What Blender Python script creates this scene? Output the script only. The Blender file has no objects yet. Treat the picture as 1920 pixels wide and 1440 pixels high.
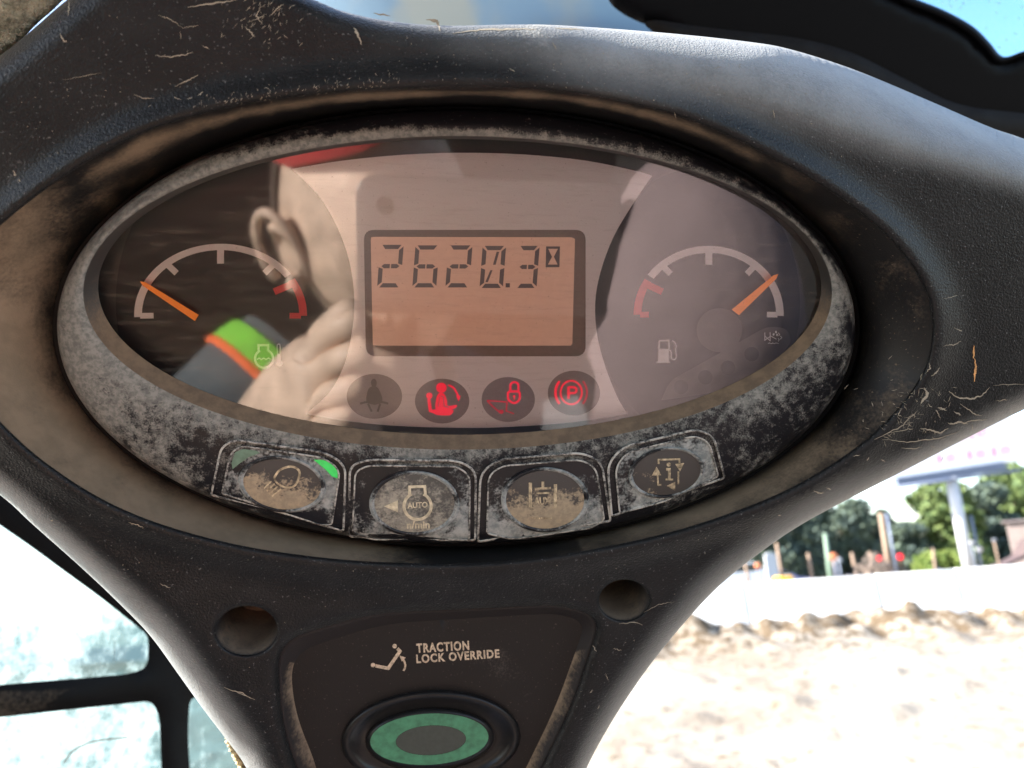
import bpy, bmesh, math, random
import numpy as np
from mathutils import Vector, Matrix, noise
from mathutils.geometry import delaunay_2d_cdt
R = math.radians
rng = random.Random(7)
scene = bpy.context.scene
col = scene.collection

# ------------------------------------------------------------------ camera
F = 1493.0                                   # focal length in pixels of the 1920 wide photograph
CAM = Vector((0.0, 0.0, 1.75))
PITCH, ROLL = R(14.6), R(4.0)
fwd = Vector((0, math.cos(PITCH), math.sin(PITCH)))
up0 = Vector((0, -math.sin(PITCH), math.cos(PITCH)))
rt0 = Vector((1, 0, 0))
RT = rt0 * math.cos(ROLL) - up0 * math.sin(ROLL)
UP = rt0 * math.sin(ROLL) + up0 * math.cos(ROLL)
cam_data = bpy.data.cameras.new('camera')
cam = bpy.data.objects.new('camera', cam_data)
col.objects.link(cam)
cam.matrix_world = Matrix(((RT.x, UP.x, -fwd.x, CAM.x), (RT.y, UP.y, -fwd.y, CAM.y), (RT.z, UP.z, -fwd.z, CAM.z), (0, 0, 0, 1)))
cam_data.sensor_width = 36.0
cam_data.lens = 36.0 * F / 1920.0
cam_data.clip_start, cam_data.clip_end = 0.01, 3000
cam_data.dof.use_dof = True
cam_data.dof.focus_distance = 0.215
cam_data.dof.aperture_fstop = 17.0
scene.camera = cam

# ------------------------------------------------------------------ sky, sun, exposure
SUN_AZ, SUN_EL = 88.0, 33.0                 # degrees to the left of straight ahead, and above the horizon
sun_dir = Vector((-math.sin(R(SUN_AZ)) * math.cos(R(SUN_EL)), math.cos(R(SUN_AZ)) * math.cos(R(SUN_EL)), math.sin(R(SUN_EL))))
world = bpy.data.worlds.new('World')
scene.world = world
world.use_nodes = True
wn = world.node_tree
bg = wn.nodes['Background']
sky = wn.nodes.new('ShaderNodeTexSky')
sky.sky_type = 'NISHITA'
sky.sun_disc = False
sky.sun_elevation = R(SUN_EL)
sky.sun_rotation = R(-SUN_AZ)
wn.links.new(sky.outputs[0], bg.inputs['Color'])
bg.inputs['Strength'].default_value = 0.10
sl = bpy.data.lights.new('sun', 'SUN')
sl.energy, sl.angle, sl.color = 5.0, R(0.5), (1.0, 0.95, 0.87)
so = bpy.data.objects.new('sun', sl)
col.objects.link(so)
so.rotation_euler = sun_dir.to_track_quat('Z', 'Y').to_euler()
so.location = (-20, 0, 30)
scene.view_settings.view_transform = 'Standard'
scene.view_settings.look = 'None'
scene.view_settings.exposure = 2.62
scene.view_settings.gamma = 1.0
scene.render.engine = 'CYCLES'
scene.cycles.use_denoising = True
scene.cycles.max_bounces = 8
scene.cycles.transparent_max_bounces = 24
scene.cycles.sample_clamp_indirect = 8.0

# ------------------------------------------------------------------ frames: the panel plane and the world
def cray(px, py):
    """direction of the ray through a pixel of the photograph, in world axes"""
    return RT * ((px - 960.0) / F) - UP * ((py - 720.0) / F) + fwd

D = 0.21                                     # distance from the camera to the panel plane
FOOT = (722.0, 385.0)                        # where the panel's normal through the camera meets it
nin = cray(*FOOT).normalized()
EZ = -nin
EY = (UP - EZ * UP.dot(EZ)).normalized()
EX = EY.cross(EZ)
ORG = CAM + nin * D
MP = Matrix(((EX.x, EY.x, EZ.x, ORG.x), (EX.y, EY.y, EZ.y, ORG.y), (EX.z, EY.z, EZ.z, ORG.z), (0, 0, 0, 1)))

def P(px, py, h=0.0):
    """the point at height h above the panel plane on the sight line of a pixel, in panel axes"""
    d = cray(px, py)
    dz = d.dot(EZ)
    t = (D - h) / -dz
    return Vector((d.dot(EX) * t, d.dot(EY) * t, h))

def W(px, py, y):
    """world point on the sight line of a pixel at distance y straight ahead"""
    d = cray(px, py)
    return CAM + d * (y / d.y)

# ------------------------------------------------------------------ object helpers
def tag(o, label=None, cat=None, group=None, kind=None):
    if label: o['label'] = label
    if cat: o['category'] = cat
    if group: o['group'] = group
    if kind: o['kind'] = kind
    return o

def empty(name, mat=None, loc=None, label=None, cat=None, group=None):
    o = bpy.data.objects.new(name, None)
    col.objects.link(o)
    o.empty_display_size = 0.02
    if mat is not None: o.matrix_world = mat
    if loc is not None: o.location = loc
    return tag(o, label, cat, group)

class MB:
    """collects geometry for one mesh object"""
    def __init__(self):
        self.v, self.f, self.a = [], [], []
    def add(self, verts, faces, att=None):
        n = len(self.v)
        self.v.extend(tuple(p) for p in verts)
        self.f.extend(tuple(i + n for i in f) for f in faces)
        self.a.extend(att if att is not None else [0.0] * len(verts))
    def loft(self, rings, closed=True, att=None):
        n = len(rings[0]); vs = [p for r in rings for p in r]; fs = []
        for k in range(len(rings) - 1):
            for i in range(n if closed else n - 1):
                j = (i + 1) % n
                fs.append((k * n + i, k * n + j, (k + 1) * n + j, (k + 1) * n + i))
        self.add(vs, fs, att)
    def box(self, c, s, rot=None):
        cx, cy, cz = c; hx, hy, hz = s[0] / 2, s[1] / 2, s[2] / 2
        vs = [Vector((x * hx, y * hy, z * hz)) for x in (-1, 1) for y in (-1, 1) for z in (-1, 1)]
        if rot is not None: vs = [rot @ v for v in vs]
        self.add([v + Vector(c) for v in vs], [(0, 1, 3, 2), (4, 6, 7, 5), (0, 4, 5, 1), (2, 3, 7, 6), (0, 2, 6, 4), (1, 5, 7, 3)])
    def tube(self, pts, rad, n=10, cap=True):
        rings = []
        for i, p in enumerate(pts):
            p = Vector(p); a = Vector(pts[max(i - 1, 0)]); b = Vector(pts[min(i + 1, len(pts) - 1)])
            q = (b - a).to_track_quat('Z', 'Y'); r = rad[i] if isinstance(rad, (list, tuple)) else rad
            rings.append([p + q @ Vector((r * math.cos(2 * math.pi * k / n), r * math.sin(2 * math.pi * k / n), 0)) for k in range(n)])
        base = len(self.v)
        self.loft(rings)
        if cap:
            self.f.append(tuple(base + k for k in reversed(range(n))))
            self.f.append(tuple(base + (len(rings) - 1) * n + k for k in range(n)))
    def build(self, name, mat, parent=None, smooth=True, label=None, flip=False, angle=None):
        me = bpy.data.meshes.new(name)
        fs = [tuple(reversed(f)) for f in self.f] if flip else self.f
        me.from_pydata(self.v, [], fs)
        me.update()
        if any(self.a):
            at = me.attributes.new('dust', 'FLOAT', 'POINT')
            at.data.foreach_set('value', np.array(self.a, dtype=np.float32))
        if smooth: me.shade_smooth()
        if angle: me.set_sharp_from_angle(angle=R(angle))
        me.materials.append(mat)
        o = bpy.data.objects.new(name, me)
        col.objects.link(o)
        if parent is not None: o.parent = parent
        if label: o['label'] = label
        return o

def fix_normals(o):
    bm = bmesh.new(); bm.from_mesh(o.data)
    bmesh.ops.recalc_face_normals(bm, faces=bm.faces[:])
    bm.to_mesh(o.data); bm.free()
    return o

# ------------------------------------------------------------------ 2D helpers (pixel space of the photograph)
def catmull(pts, n=8, closed=True):
    out = []; m = len(pts)
    for i in range(m if closed else m - 1):
        if closed: a, b, c, d = (pts[(i + k) % m] for k in (-1, 0, 1, 2))
        else: a, b, c, d = pts[max(i - 1, 0)], pts[i], pts[i + 1], pts[min(i + 2, m - 1)]
        for k in range(n):
            t = k / n
            out.append(tuple(0.5 * (2 * b[j] + (c[j] - a[j]) * t + (2 * a[j] - 5 * b[j] + 4 * c[j] - d[j]) * t * t + (3 * b[j] - a[j] - 3 * c[j] + d[j]) * t ** 3) for j in (0, 1)))
    if not closed: out.append(tuple(pts[-1]))
    return out

def round_poly(pts, rad, n=6):
    out = []; m = len(pts)
    for i in range(m):
        a, b, c = (Vector(pts[(i + k) % m]) for k in (-1, 0, 1))
        r = rad[i] if isinstance(rad, (list, tuple)) else rad
        u, w = (a - b), (c - b)
        r1 = min(r, u.length * 0.49, w.length * 0.49)
        if r1 < 0.01: out.append(tuple(b)); continue
        p, q = b + u.normalized() * r1, b + w.normalized() * r1
        for k in range(n + 1):
            t = k / n
            out.append(tuple((1 - t) ** 2 * p + 2 * t * (1 - t) * b + t * t * q))
    return out

def ellipse(cx, cy, a, b, n=48, rot=0.0, t0=0.0, t1=360.0):
    out = []
    full = abs(t1 - t0 - 360) < 1e-6
    for k in range(n if full else n + 1):
        t = R(t0 + (t1 - t0) * k / n)
        x, y = a * math.cos(t), b * math.sin(t)
        c, s = math.cos(R(rot)), math.sin(R(rot))
        out.append((cx + x * c - y * s, cy + x * s + y * c))
    return out

def inside(pts, poly):
    """numpy point in polygon"""
    x, y = pts[:, 0], pts[:, 1]; r = np.zeros(len(pts), bool)
    q = np.asarray(poly); j = len(q) - 1
    for i in range(len(q)):
        xi, yi, xj, yj = q[i, 0], q[i, 1], q[j, 0], q[j, 1]
        if yi != yj:
            r ^= ((yi > y) != (yj > y)) & (x < (xj - xi) * (y - yi) / (yj - yi) + xi)
        j = i
    return r

def edge_dist(pts, poly):
    q = np.asarray(poly, float); p = np.asarray(pts, float); best = np.full(len(p), 1e9)
    for i in range(len(q)):
        a, b = q[i - 1], q[i]; ab = b - a; l2 = max((ab ** 2).sum(), 1e-9)
        t = np.clip(((p - a) @ ab) / l2, 0, 1)
        best = np.minimum(best, np.hypot(*(p - a - t[:, None] * ab).T))
    return best

def triangulate(outline, holes=(), extra=(), clear=2.0):
    """constrained triangulation of an outline with holes: (points, triangles, index lists of the loops)"""
    loops = [list(outline)] + [list(h) for h in holes]
    pts, edges, ids = [], [], []
    for lp in loops:
        n = len(pts); m = len(lp); pts += [tuple(p) for p in lp]
        edges += [(n + i, n + (i + 1) % m) for i in range(m)]; ids.append(list(range(n, n + m)))
    ex = np.array(list(extra), float).reshape(-1, 2)
    if len(ex):
        k = inside(ex, outline) & (edge_dist(ex, outline) > clear)
        for h in holes: k &= ~inside(ex, h) & (edge_dist(ex, h) > clear)
        pts += [tuple(p) for p in ex[k]]
    vs, _, fs, ov, _, _ = delaunay_2d_cdt([Vector(p) for p in pts], edges, [], 0, 1e-5)
    vs = np.array([tuple(v) for v in vs]); fs = [tuple(f) for f in fs]
    back = {}
    for i, o in enumerate(ov):
        for k in o: back[k] = i
    cen = np.array([vs[list(f)].mean(0) for f in fs])
    k = inside(cen, outline)
    for h in holes: k &= ~inside(cen, h)
    return vs, [f for f, q in zip(fs, k) if q], [[back[i] for i in lp] for lp in ids]

def grid_pts(outline, step):
    q = np.asarray(outline); x0, y0 = q.min(0); x1, y1 = q.max(0)
    xs, ys = np.arange(x0, x1, step), np.arange(y0, y1, step)
    return [(x + (step / 2 if j % 2 else 0), y) for j, y in enumerate(ys) for x in xs]

def patch(mb, outline, hf, surf=P, holes=(), step=None, skirt=0.0, puff=0.0, puff_h=0.0, att=None):
    """a sheet over a pixel outline at height hf(px,py) on a surface, with a skirt down its edges; edges can roll off"""
    if not callable(hf): hf = lambda x, y, h0=hf: h0
    vs, fs, loops = triangulate(outline, holes, grid_pts(outline, step) if step else (), clear=(step or 2) * 0.45)
    drop = np.zeros(len(vs))
    if puff:
        d = edge_dist(vs, outline)
        for h in holes: d = np.minimum(d, edge_dist(vs, h))
        t = np.clip(1 - d / puff, 0, 1)
        drop = puff_h * (1 - np.sqrt(np.maximum(1 - t * t, 0)))
    pts = [surf(x, y, hf(x, y) - dr) for (x, y), dr in zip(vs, drop)]
    fs2 = []
    for f in fs:                                  # wind every triangle towards the viewer
        a, b, c = (vs[i] for i in f)
        s = (b[0] - a[0]) * (c[1] - a[1]) - (b[1] - a[1]) * (c[0] - a[0])
        fs2.append(f if s < 0 else tuple(reversed(f)))
    at = [att(x, y) for x, y in vs] if att else None
    mb.add(pts, fs2, at)
    if skirt:
        for lp in loops:
            top = [surf(vs[i][0], vs[i][1], hf(*vs[i]) - drop[i]) for i in lp]
            bot = [surf(vs[i][0], vs[i][1], hf(*vs[i]) - drop[i] - skirt) for i in lp]
            ar = sum(vs[lp[i - 1]][0] * vs[lp[i]][1] - vs[lp[i]][0] * vs[lp[i - 1]][1] for i in range(len(lp)))
            rings = [bot, top] if (ar > 0) == (lp is loops[0]) else [top, bot]
            mb.loft(rings, att=([att(*vs[i]) for i in lp] * 2) if att else None)

def stroke(mb, pts, w, hf, surf=P, closed=False, thick=0.00008, w1=None):
    """a flat raised line of pixel width w along a pixel polyline"""
    if not callable(hf): hf = lambda x, y, h0=hf: h0
    n = len(pts); L, Rr = [], []
    for i in range(n):
        a = Vector(pts[i - 1] if (i or closed) else pts[0]); b = Vector(pts[i]); c = Vector(pts[(i + 1) % n] if (i < n - 1 or closed) else pts[-1])
        d1, d2 = (b - a), (c - b)
        if d1.length < 1e-6: d1 = d2
        if d2.length < 1e-6: d2 = d1
        d1.normalize(); d2.normalize()
        m = Vector((-(d1.y + d2.y), d1.x + d2.x))
        m = m.normalized() if m.length > 1e-6 else Vector((-d1.y, d1.x))
        k = 1.0 / max(0.5, abs(m.dot(Vector((-d1.y, d1.x)))))
        ww = w if w1 is None else w + (w1 - w) * i / max(n - 1, 1)
        L.append(b + m * ww * k / 2); Rr.append(b - m * ww * k / 2)
    g = lambda q, dz: surf(q.x, q.y, hf(q.x, q.y) + dz)
    z = -thick * 3
    rings = [[g(q, z) for q in L], [g(q, thick) for q in L], [g(q, thick) for q in Rr], [g(q, z) for q in Rr]]
    vs = [p for r in rings for p in r]; fs = []
    for r in range(3):
        for i in range(n if closed else n - 1):
            j = (i + 1) % n
            fs.append((r * n + i, (r + 1) * n + i, (r + 1) * n + j, r * n + j))
    if not closed:
        fs += [(0, n, 2 * n, 3 * n), (n - 1, 4 * n - 1, 3 * n - 1, 2 * n - 1)]
    mb.add(vs, fs)

def arc_pts(cx, cy, a, b, t0, t1, n=24):
    return [(cx + a * math.cos(R(t0 + (t1 - t0) * k / n)), cy - b * math.sin(R(t0 + (t1 - t0) * k / n))) for k in range(n + 1)]

def text_into(mb, s, a, b, cap, hf, surf=P, bold=0.0, shear=0.0, spacing=1.0):
    """lettering laid from pixel a to pixel b along its baseline, capitals `cap` pixels tall"""
    if not callable(hf): hf = lambda x, y, h0=hf: h0
    cu = bpy.data.curves.new('lettering', 'FONT'); cu.body = s; cu.offset = bold; cu.resolution_u = 4; cu.shear = shear; cu.space_character = spacing
    o = bpy.data.objects.new('lettering', cu); col.objects.link(o)
    dg = bpy.context.evaluated_depsgraph_get()
    me = bpy.data.meshes.new_from_object(o.evaluated_get(dg))
    vs = np.array([v.co[:] for v in me.vertices]); fs = [tuple(p.vertices) for p in me.polygons]
    bpy.data.objects.remove(o); bpy.data.curves.remove(cu); bpy.data.meshes.remove(me)
    x0, x1 = vs[:, 0].min(), vs[:, 0].max()
    A, B = Vector(a), Vector(b); u = (B - A); upv = Vector((u.y, -u.x)).normalized()
    pts = []
    for x, y, _ in vs:
        q = A + u * ((x - x0) / (x1 - x0)) + upv * (y / 0.69 * cap)
        pts.append(surf(q.x, q.y, hf(q.x, q.y)))
    mb.add(pts, fs)

# ------------------------------------------------------------------ materials
def nmat(name):
    m = bpy.data.materials.new(name); m.use_nodes = True
    nt = m.node_tree
    return m, nt, nt.nodes['Principled BSDF'], nt.nodes['Material Output']

def nd(nt, t, **kw):
    n = nt.nodes.new('ShaderNode' + t)
    for k, v in kw.items():
        if k in n.inputs: n.inputs[k].default_value = v
        else: setattr(n, k, v)
    return n

def ntex(nt, scale, detail=4.0, rough=0.55, coord='Object', stretch=None, dist=0.0):
    tc = nd(nt, 'TexCoord'); n = nd(nt, 'TexNoise', Scale=scale, Detail=detail, Roughness=rough, Distortion=dist)
    if stretch:
        mp = nd(nt, 'Mapping'); mp.inputs['Scale'].default_value = stretch[:3]
        if len(stretch) > 3: mp.inputs['Rotation'].default_value = (0, 0, stretch[3])
        nt.links.new(tc.outputs[coord], mp.inputs[0]); nt.links.new(mp.outputs[0], n.inputs['Vector'])
    else: nt.links.new(tc.outputs[coord], n.inputs['Vector'])
    return n.outputs['Fac']

def mapr(nt, src, a, b, c=0.0, d=1.0, smooth=True):
    m = nd(nt, 'MapRange'); m.interpolation_type = 'SMOOTHSTEP' if smooth else 'LINEAR'
    nt.links.new(src, m.inputs['Value'])
    for k, v in zip(('From Min', 'From Max', 'To Min', 'To Max'), (a, b, c, d)): m.inputs[k].default_value = v
    return m.outputs['Result']

def mth(nt, op, a, b=None, clamp=False):
    m = nd(nt, 'Math', operation=op); m.use_clamp = clamp
    for i, s in enumerate((a, b)):
        if s is None: continue
        if isinstance(s, (int, float)): m.inputs[i].default_value = s
        else: nt.links.new(s, m.inputs[i])
    return m.outputs[0]

def mixc(nt, fac, a, b):
    m = nd(nt, 'Mix', data_type='RGBA')
    for key, s in ((0, fac), (6, a), (7, b)):
        if isinstance(s, (int, float)): m.inputs[key].default_value = s
        elif isinstance(s, (tuple, list)): m.inputs[key].default_value = (*s[:3], 1)
        else: nt.links.new(s, m.inputs[key])
    return m.outputs[2]

def bump(nt, bsdf, src, strength, dist):
    b = nd(nt, 'Bump'); b.inputs['Strength'].default_value = strength; b.inputs['Distance'].default_value = dist
    nt.links.new(src, b.inputs['Height'])
    prev = bsdf.inputs['Normal'].links
    if prev: nt.links.new(prev[0].from_socket, b.inputs['Normal'])
    nt.links.new(b.outputs[0], bsdf.inputs['Normal'])

def simple(name, c, rough=0.5, metal=0.0, var=0.0, vscale=300.0, emit=None, spec=None, bmp=None):
    m, nt, b, _ = nmat(name)
    b.inputs['Roughness'].default_value = rough; b.inputs['Metallic'].default_value = metal
    if spec is not None: b.inputs['Specular IOR Level'].default_value = spec
    n = ntex(nt, vscale, 5.0)
    f = mapr(nt, n, 0.3, 0.7, 1.0 - var, 1.0 + var, False)
    mm = nd(nt, 'Vector' + 'Math', operation='SCALE'); mm.inputs[0].default_value = c[:3]
    nt.links.new(f, mm.inputs['Scale']); nt.links.new(mm.outputs[0], b.inputs['Base Color'])
    if emit:
        b.inputs['Emission Color'].default_value = (*emit[:3], 1); b.inputs['Emission Strength'].default_value = emit[3]
    if bmp: bump(nt, b, ntex(nt, bmp[0], 3.0), bmp[1], bmp[2])
    return m

def dusty(name, base, dust, rough=0.5, scales=(150, 900), edge=0.10, grain=None, speck=0.0, dust2=None, film=0.0, stretch=None, bias=0.0, spec=None):
    """a surface under dirt: the mesh's dust attribute sets how much lies where, noise breaks it up"""
    m, nt, b, _ = nmat(name)
    at = nd(nt, 'Attribute'); at.attribute_name = 'dust'
    n1 = ntex(nt, scales[0], 5.0, 0.6, stretch=stretch); n2 = ntex(nt, scales[1], 3.0, 0.6)
    nn = mth(nt, 'ADD', mth(nt, 'MULTIPLY', n1, 0.6), mth(nt, 'MULTIPLY', n2, 0.4))
    s = mth(nt, 'ADD', mth(nt, 'ADD', nn, at.outputs['Fac']), bias)
    fac = mapr(nt, s, 1.0 - edge, 1.0 + edge)
    fa = nd(nt, 'Attribute'); fa.attribute_name = 'film'  # film attribute: pale sheen painted over base and dirt
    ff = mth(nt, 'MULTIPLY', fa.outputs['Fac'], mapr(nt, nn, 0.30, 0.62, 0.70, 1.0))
    if film: fac = mth(nt, 'MAXIMUM', fac, mth(nt, 'MULTIPLY', mapr(nt, n1, 0.3, 0.75), film))
    if speck:
        sp = ntex(nt, 1400, 2.0, 0.5)
        fac = mth(nt, 'MAXIMUM', fac, mapr(nt, sp, 0.70 - speck * 0.1, 0.76, 0.0, 0.55))
    dc = dust
    if dust2 is not None: dc = mixc(nt, mapr(nt, ntex(nt, scales[0] * 1.7, 6.0, 0.65), 0.35, 0.65), dust, dust2)
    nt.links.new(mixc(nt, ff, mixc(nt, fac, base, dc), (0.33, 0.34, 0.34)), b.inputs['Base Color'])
    nt.links.new(mapr(nt, fac, 0, 1, rough, 0.92, False), b.inputs['Roughness'])
    if spec is not None: b.inputs['Specular IOR Level'].default_value = spec
    if grain: bump(nt, b, ntex(nt, grain[0], 2.0, 0.5), grain[1], grain[2])
    bump(nt, b, fac, 0.35, 0.0002)
    return m

M = {}
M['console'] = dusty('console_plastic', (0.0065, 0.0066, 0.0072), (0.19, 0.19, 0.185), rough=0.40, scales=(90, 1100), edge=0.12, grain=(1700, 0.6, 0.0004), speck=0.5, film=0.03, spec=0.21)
M['recess'] = dusty('recess_plastic', (0.011, 0.0105, 0.0105), (0.21, 0.155, 0.105), rough=0.45, scales=(70, 1000), edge=0.30, grain=(2500, 0.25, 0.0002), speck=0.4, dust2=(0.165, 0.125, 0.085), spec=0.2)
M['bezel'] = dusty('bezel_plastic', (0.007, 0.007, 0.009), (0.22, 0.212, 0.19), rough=0.40, scales=(420, 2300), edge=0.11, grain=(2600, 0.2, 0.0001), speck=0.4, dust2=(0.12, 0.12, 0.11), spec=0.25)
M['silt'] = dusty('bezel_silt', (0.025, 0.023, 0.021), (0.155, 0.105, 0.064), rough=0.5, scales=(140, 1600), edge=0.25, dust2=(0.10, 0.068, 0.043))
M['pad'] = dusty('pad_plastic', (0.008, 0.008, 0.010), (0.33, 0.33, 0.31), rough=0.35, scales=(260, 1300), edge=0.10, dust2=(0.17, 0.185, 0.18), spec=0.3, grain=(2600, 0.2, 0.0001))
M['pad_edge'] = dusty('pad_edge_worn', (0.012, 0.012, 0.013), (0.42, 0.40, 0.36), rough=0.5, scales=(180, 1300), edge=0.10, bias=0.50)
M['key_top'] = dusty('key_rubber', (0.045, 0.038, 0.034), (0.34, 0.265, 0.175), rough=0.6, scales=(330, 1500), edge=0.07, dust2=(0.25, 0.20, 0.14), grain=(2600, 0.3, 0.0001))
M['key_grey'] = dusty('key_rubber_grey', (0.06, 0.056, 0.05), (0.33, 0.30, 0.24), rough=0.6, scales=(330, 1500), edge=0.12, dust2=(0.20, 0.185, 0.155), grain=(2600, 0.3, 0.0001))
M['silver'] = simple('silver_print', (0.84, 0.84, 0.84), 0.36, 0.0, 0.05, 3500)
M['dial'] = simple('dial_black', (0.009, 0.0085, 0.008), 0.45, 0, 0.15, 900)
M['dial_ring'] = simple('dial_grey', (0.055, 0.05, 0.045), 0.5, 0, 0.10, 1500)
M['print'] = simple('white_print', (0.87, 0.88, 0.89), 0.5, 0, 0.03, 800)
M['print_red'] = simple('red_print', (0.80, 0.07, 0.075), 0.5, 0, 0.03, 800)
M['needle'] = simple('orange_needle', (0.95, 0.25, 0.02), 0.45, 0, 0.03, 900, emit=(0.95, 0.24, 0.02, 0.04))
M['grey_strip'] = simple('grey_strip', (0.11, 0.10, 0.095), 0.5, 0, 0.05, 1500)
M['dark_lamp'] = simple('dark_lamp', (0.30, 0.26, 0.255), 0.35, 0, 0.08, 1800)
M['symbol_dark'] = simple('symbol_unlit', (0.09, 0.072, 0.07), 0.4, 0, 0.05, 900)
M['symbol_lit'] = simple('symbol_lit', (0.5, 0.01, 0.03), 0.4, 0, 0.0, 900, emit=(1.0, 0.008, 0.04, 0.11))
M['symbol_dim'] = simple('symbol_half_lit', (0.35, 0.02, 0.04), 0.4, 0, 0.0, 900, emit=(1.0, 0.02, 0.05, 0.05))
M['lcd'] = simple('lcd_glass', (0.56, 0.38, 0.29), 0.3, 0, 0.03, 500, emit=(0.95, 0.45, 0.28, 0.030))
M['lcd_rim'] = simple('lcd_rim', (0.27, 0.225, 0.205), 0.45, 0, 0.05, 900)
M['lcd_seg'] = simple('lcd_segment', (0.10, 0.065, 0.065), 0.4, 0, 0.05, 900)
M['key_print'] = simple('key_print', (0.50, 0.43, 0.30), 0.7, 0, 0.35, 700)
M['key_print_dim'] = simple('key_print_worn', (0.36, 0.285, 0.18), 0.7, 0, 0.75, 700)
M['letter'] = simple('lettering_cream', (0.48, 0.37, 0.26), 0.6, 0, 0.45, 1300)
M['led_green'] = simple('led_green', (0.02, 0.30, 0.06), 0.4, 0, 0.2, 700, emit=(0.02, 0.8, 0.12, 0.06))
M['led_dull'] = simple('led_dull', (0.10, 0.17, 0.12), 0.5, 0, 0.3, 500)
M['switch_plate'] = dusty('switch_plate', (0.015, 0.0125, 0.0115), (0.11, 0.09, 0.075), rough=0.5, spec=0.2, scales=(100, 1500), edge=0.16, grain=(2200, 0.25, 0.00015), speck=0.25)
M['switch_wall'] = dusty('switch_wall', (0.018, 0.015, 0.015), (0.19, 0.14, 0.095), rough=0.6, spec=0.2, scales=(120, 900), edge=0.2, grain=(2000, 0.3, 0.0002))
M['button_black'] = simple('button_black', (0.012, 0.0115, 0.0115), 0.33, 0, 0.2, 600, spec=0.25, bmp=(2200, 0.15, 0.0001))
M['button_green'] = simple('button_green', (0.045, 0.19, 0.10), 0.45, 0, 0.3, 420)
M['button_core'] = simple('button_core', (0.035, 0.045, 0.038), 0.45, 0, 0.15, 700)
M['hole'] = dusty('hole_plastic', (0.022, 0.02, 0.02), (0.19, 0.14, 0.095), rough=0.6, scales=(200, 1200), edge=0.3)
M['scuff'] = simple('scuff', (0.29, 0.25, 0.19), 0.8, 0, 0.25, 900)
M['chip'] = simple('chip_orange', (0.60, 0.30, 0.11), 0.7, 0, 0.3, 700)
M['fabric'] = dusty('headliner_fabric', (0.16, 0.155, 0.115), (0.58, 0.55, 0.42), rough=0.95, scales=(140, 900), edge=0.16, bias=0.52, grain=(700, 0.9, 0.0009))
M['frame_black'] = dusty('frame_black', (0.004, 0.004, 0.005), (0.03, 0.03, 0.03), rough=0.40, spec=0.04, scales=(90, 1200), edge=0.15, speck=0.1)
M['rubber'] = simple('rubber_dark', (0.009, 0.0075, 0.007), 0.6, 0, 0.2, 300, spec=0.1, bmp=(900, 0.2, 0.0002))
M['sky_sheen'] = None
M['guard'] = dusty('guard_steel', (0.005, 0.0045, 0.0045), (0.09, 0.07, 0.05), rough=0.45, scales=(25, 500), edge=0.2, speck=0.1, spec=0.08)
M['seal'] = simple('seal_foam', (0.45, 0.36, 0.19), 0.95, 0, 0.35, 350, bmp=(500, 0.9, 0.002))

def lens_mat():
    m, nt, b, out = nmat('clear_lens')
    nt.nodes.remove(b)
    tr = nd(nt, 'BsdfTransparent'); gl = nd(nt, 'BsdfGlossy'); gl.inputs['Roughness'].default_value = 0.034
    fr = nd(nt, 'Fresnel'); fr.inputs['IOR'].default_value = 2.0
    m1 = nd(nt, 'MixShader'); nt.links.new(fr.outputs[0], m1.inputs[0]); nt.links.new(tr.outputs[0], m1.inputs[1]); nt.links.new(gl.outputs[0], m1.inputs[2])
    df = nd(nt, 'BsdfDiffuse'); df.inputs['Color'].default_value = (0.42, 0.34, 0.26, 1)
    at = nd(nt, 'Attribute'); at.attribute_name = 'dust'
    fine = ntex(nt, 1500, 3.0, 0.6); st = ntex(nt, 220, 5.0, 0.65, stretch=(0.35, 3.0, 1.0, R(6)))
    f = mth(nt, 'MAXIMUM', mapr(nt, fine, 0.66, 0.74, 0.0, 0.30), mapr(nt, st, 0.48, 0.78, 0.006, 0.12))
    f = mth(nt, 'MAXIMUM', f, mth(nt, 'MULTIPLY', mapr(nt, mth(nt, 'ADD', at.outputs['Fac'], ntex(nt, 300, 4.0)), 0.95, 1.25), 0.75))
    m2 = nd(nt, 'MixShader'); nt.links.new(f, m2.inputs[0]); nt.links.new(m1.outputs[0], m2.inputs[1]); nt.links.new(df.outputs[0], m2.inputs[2])
    nt.links.new(m2.outputs[0], out.inputs['Surface'])
    return m
M['lens'] = lens_mat()

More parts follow.
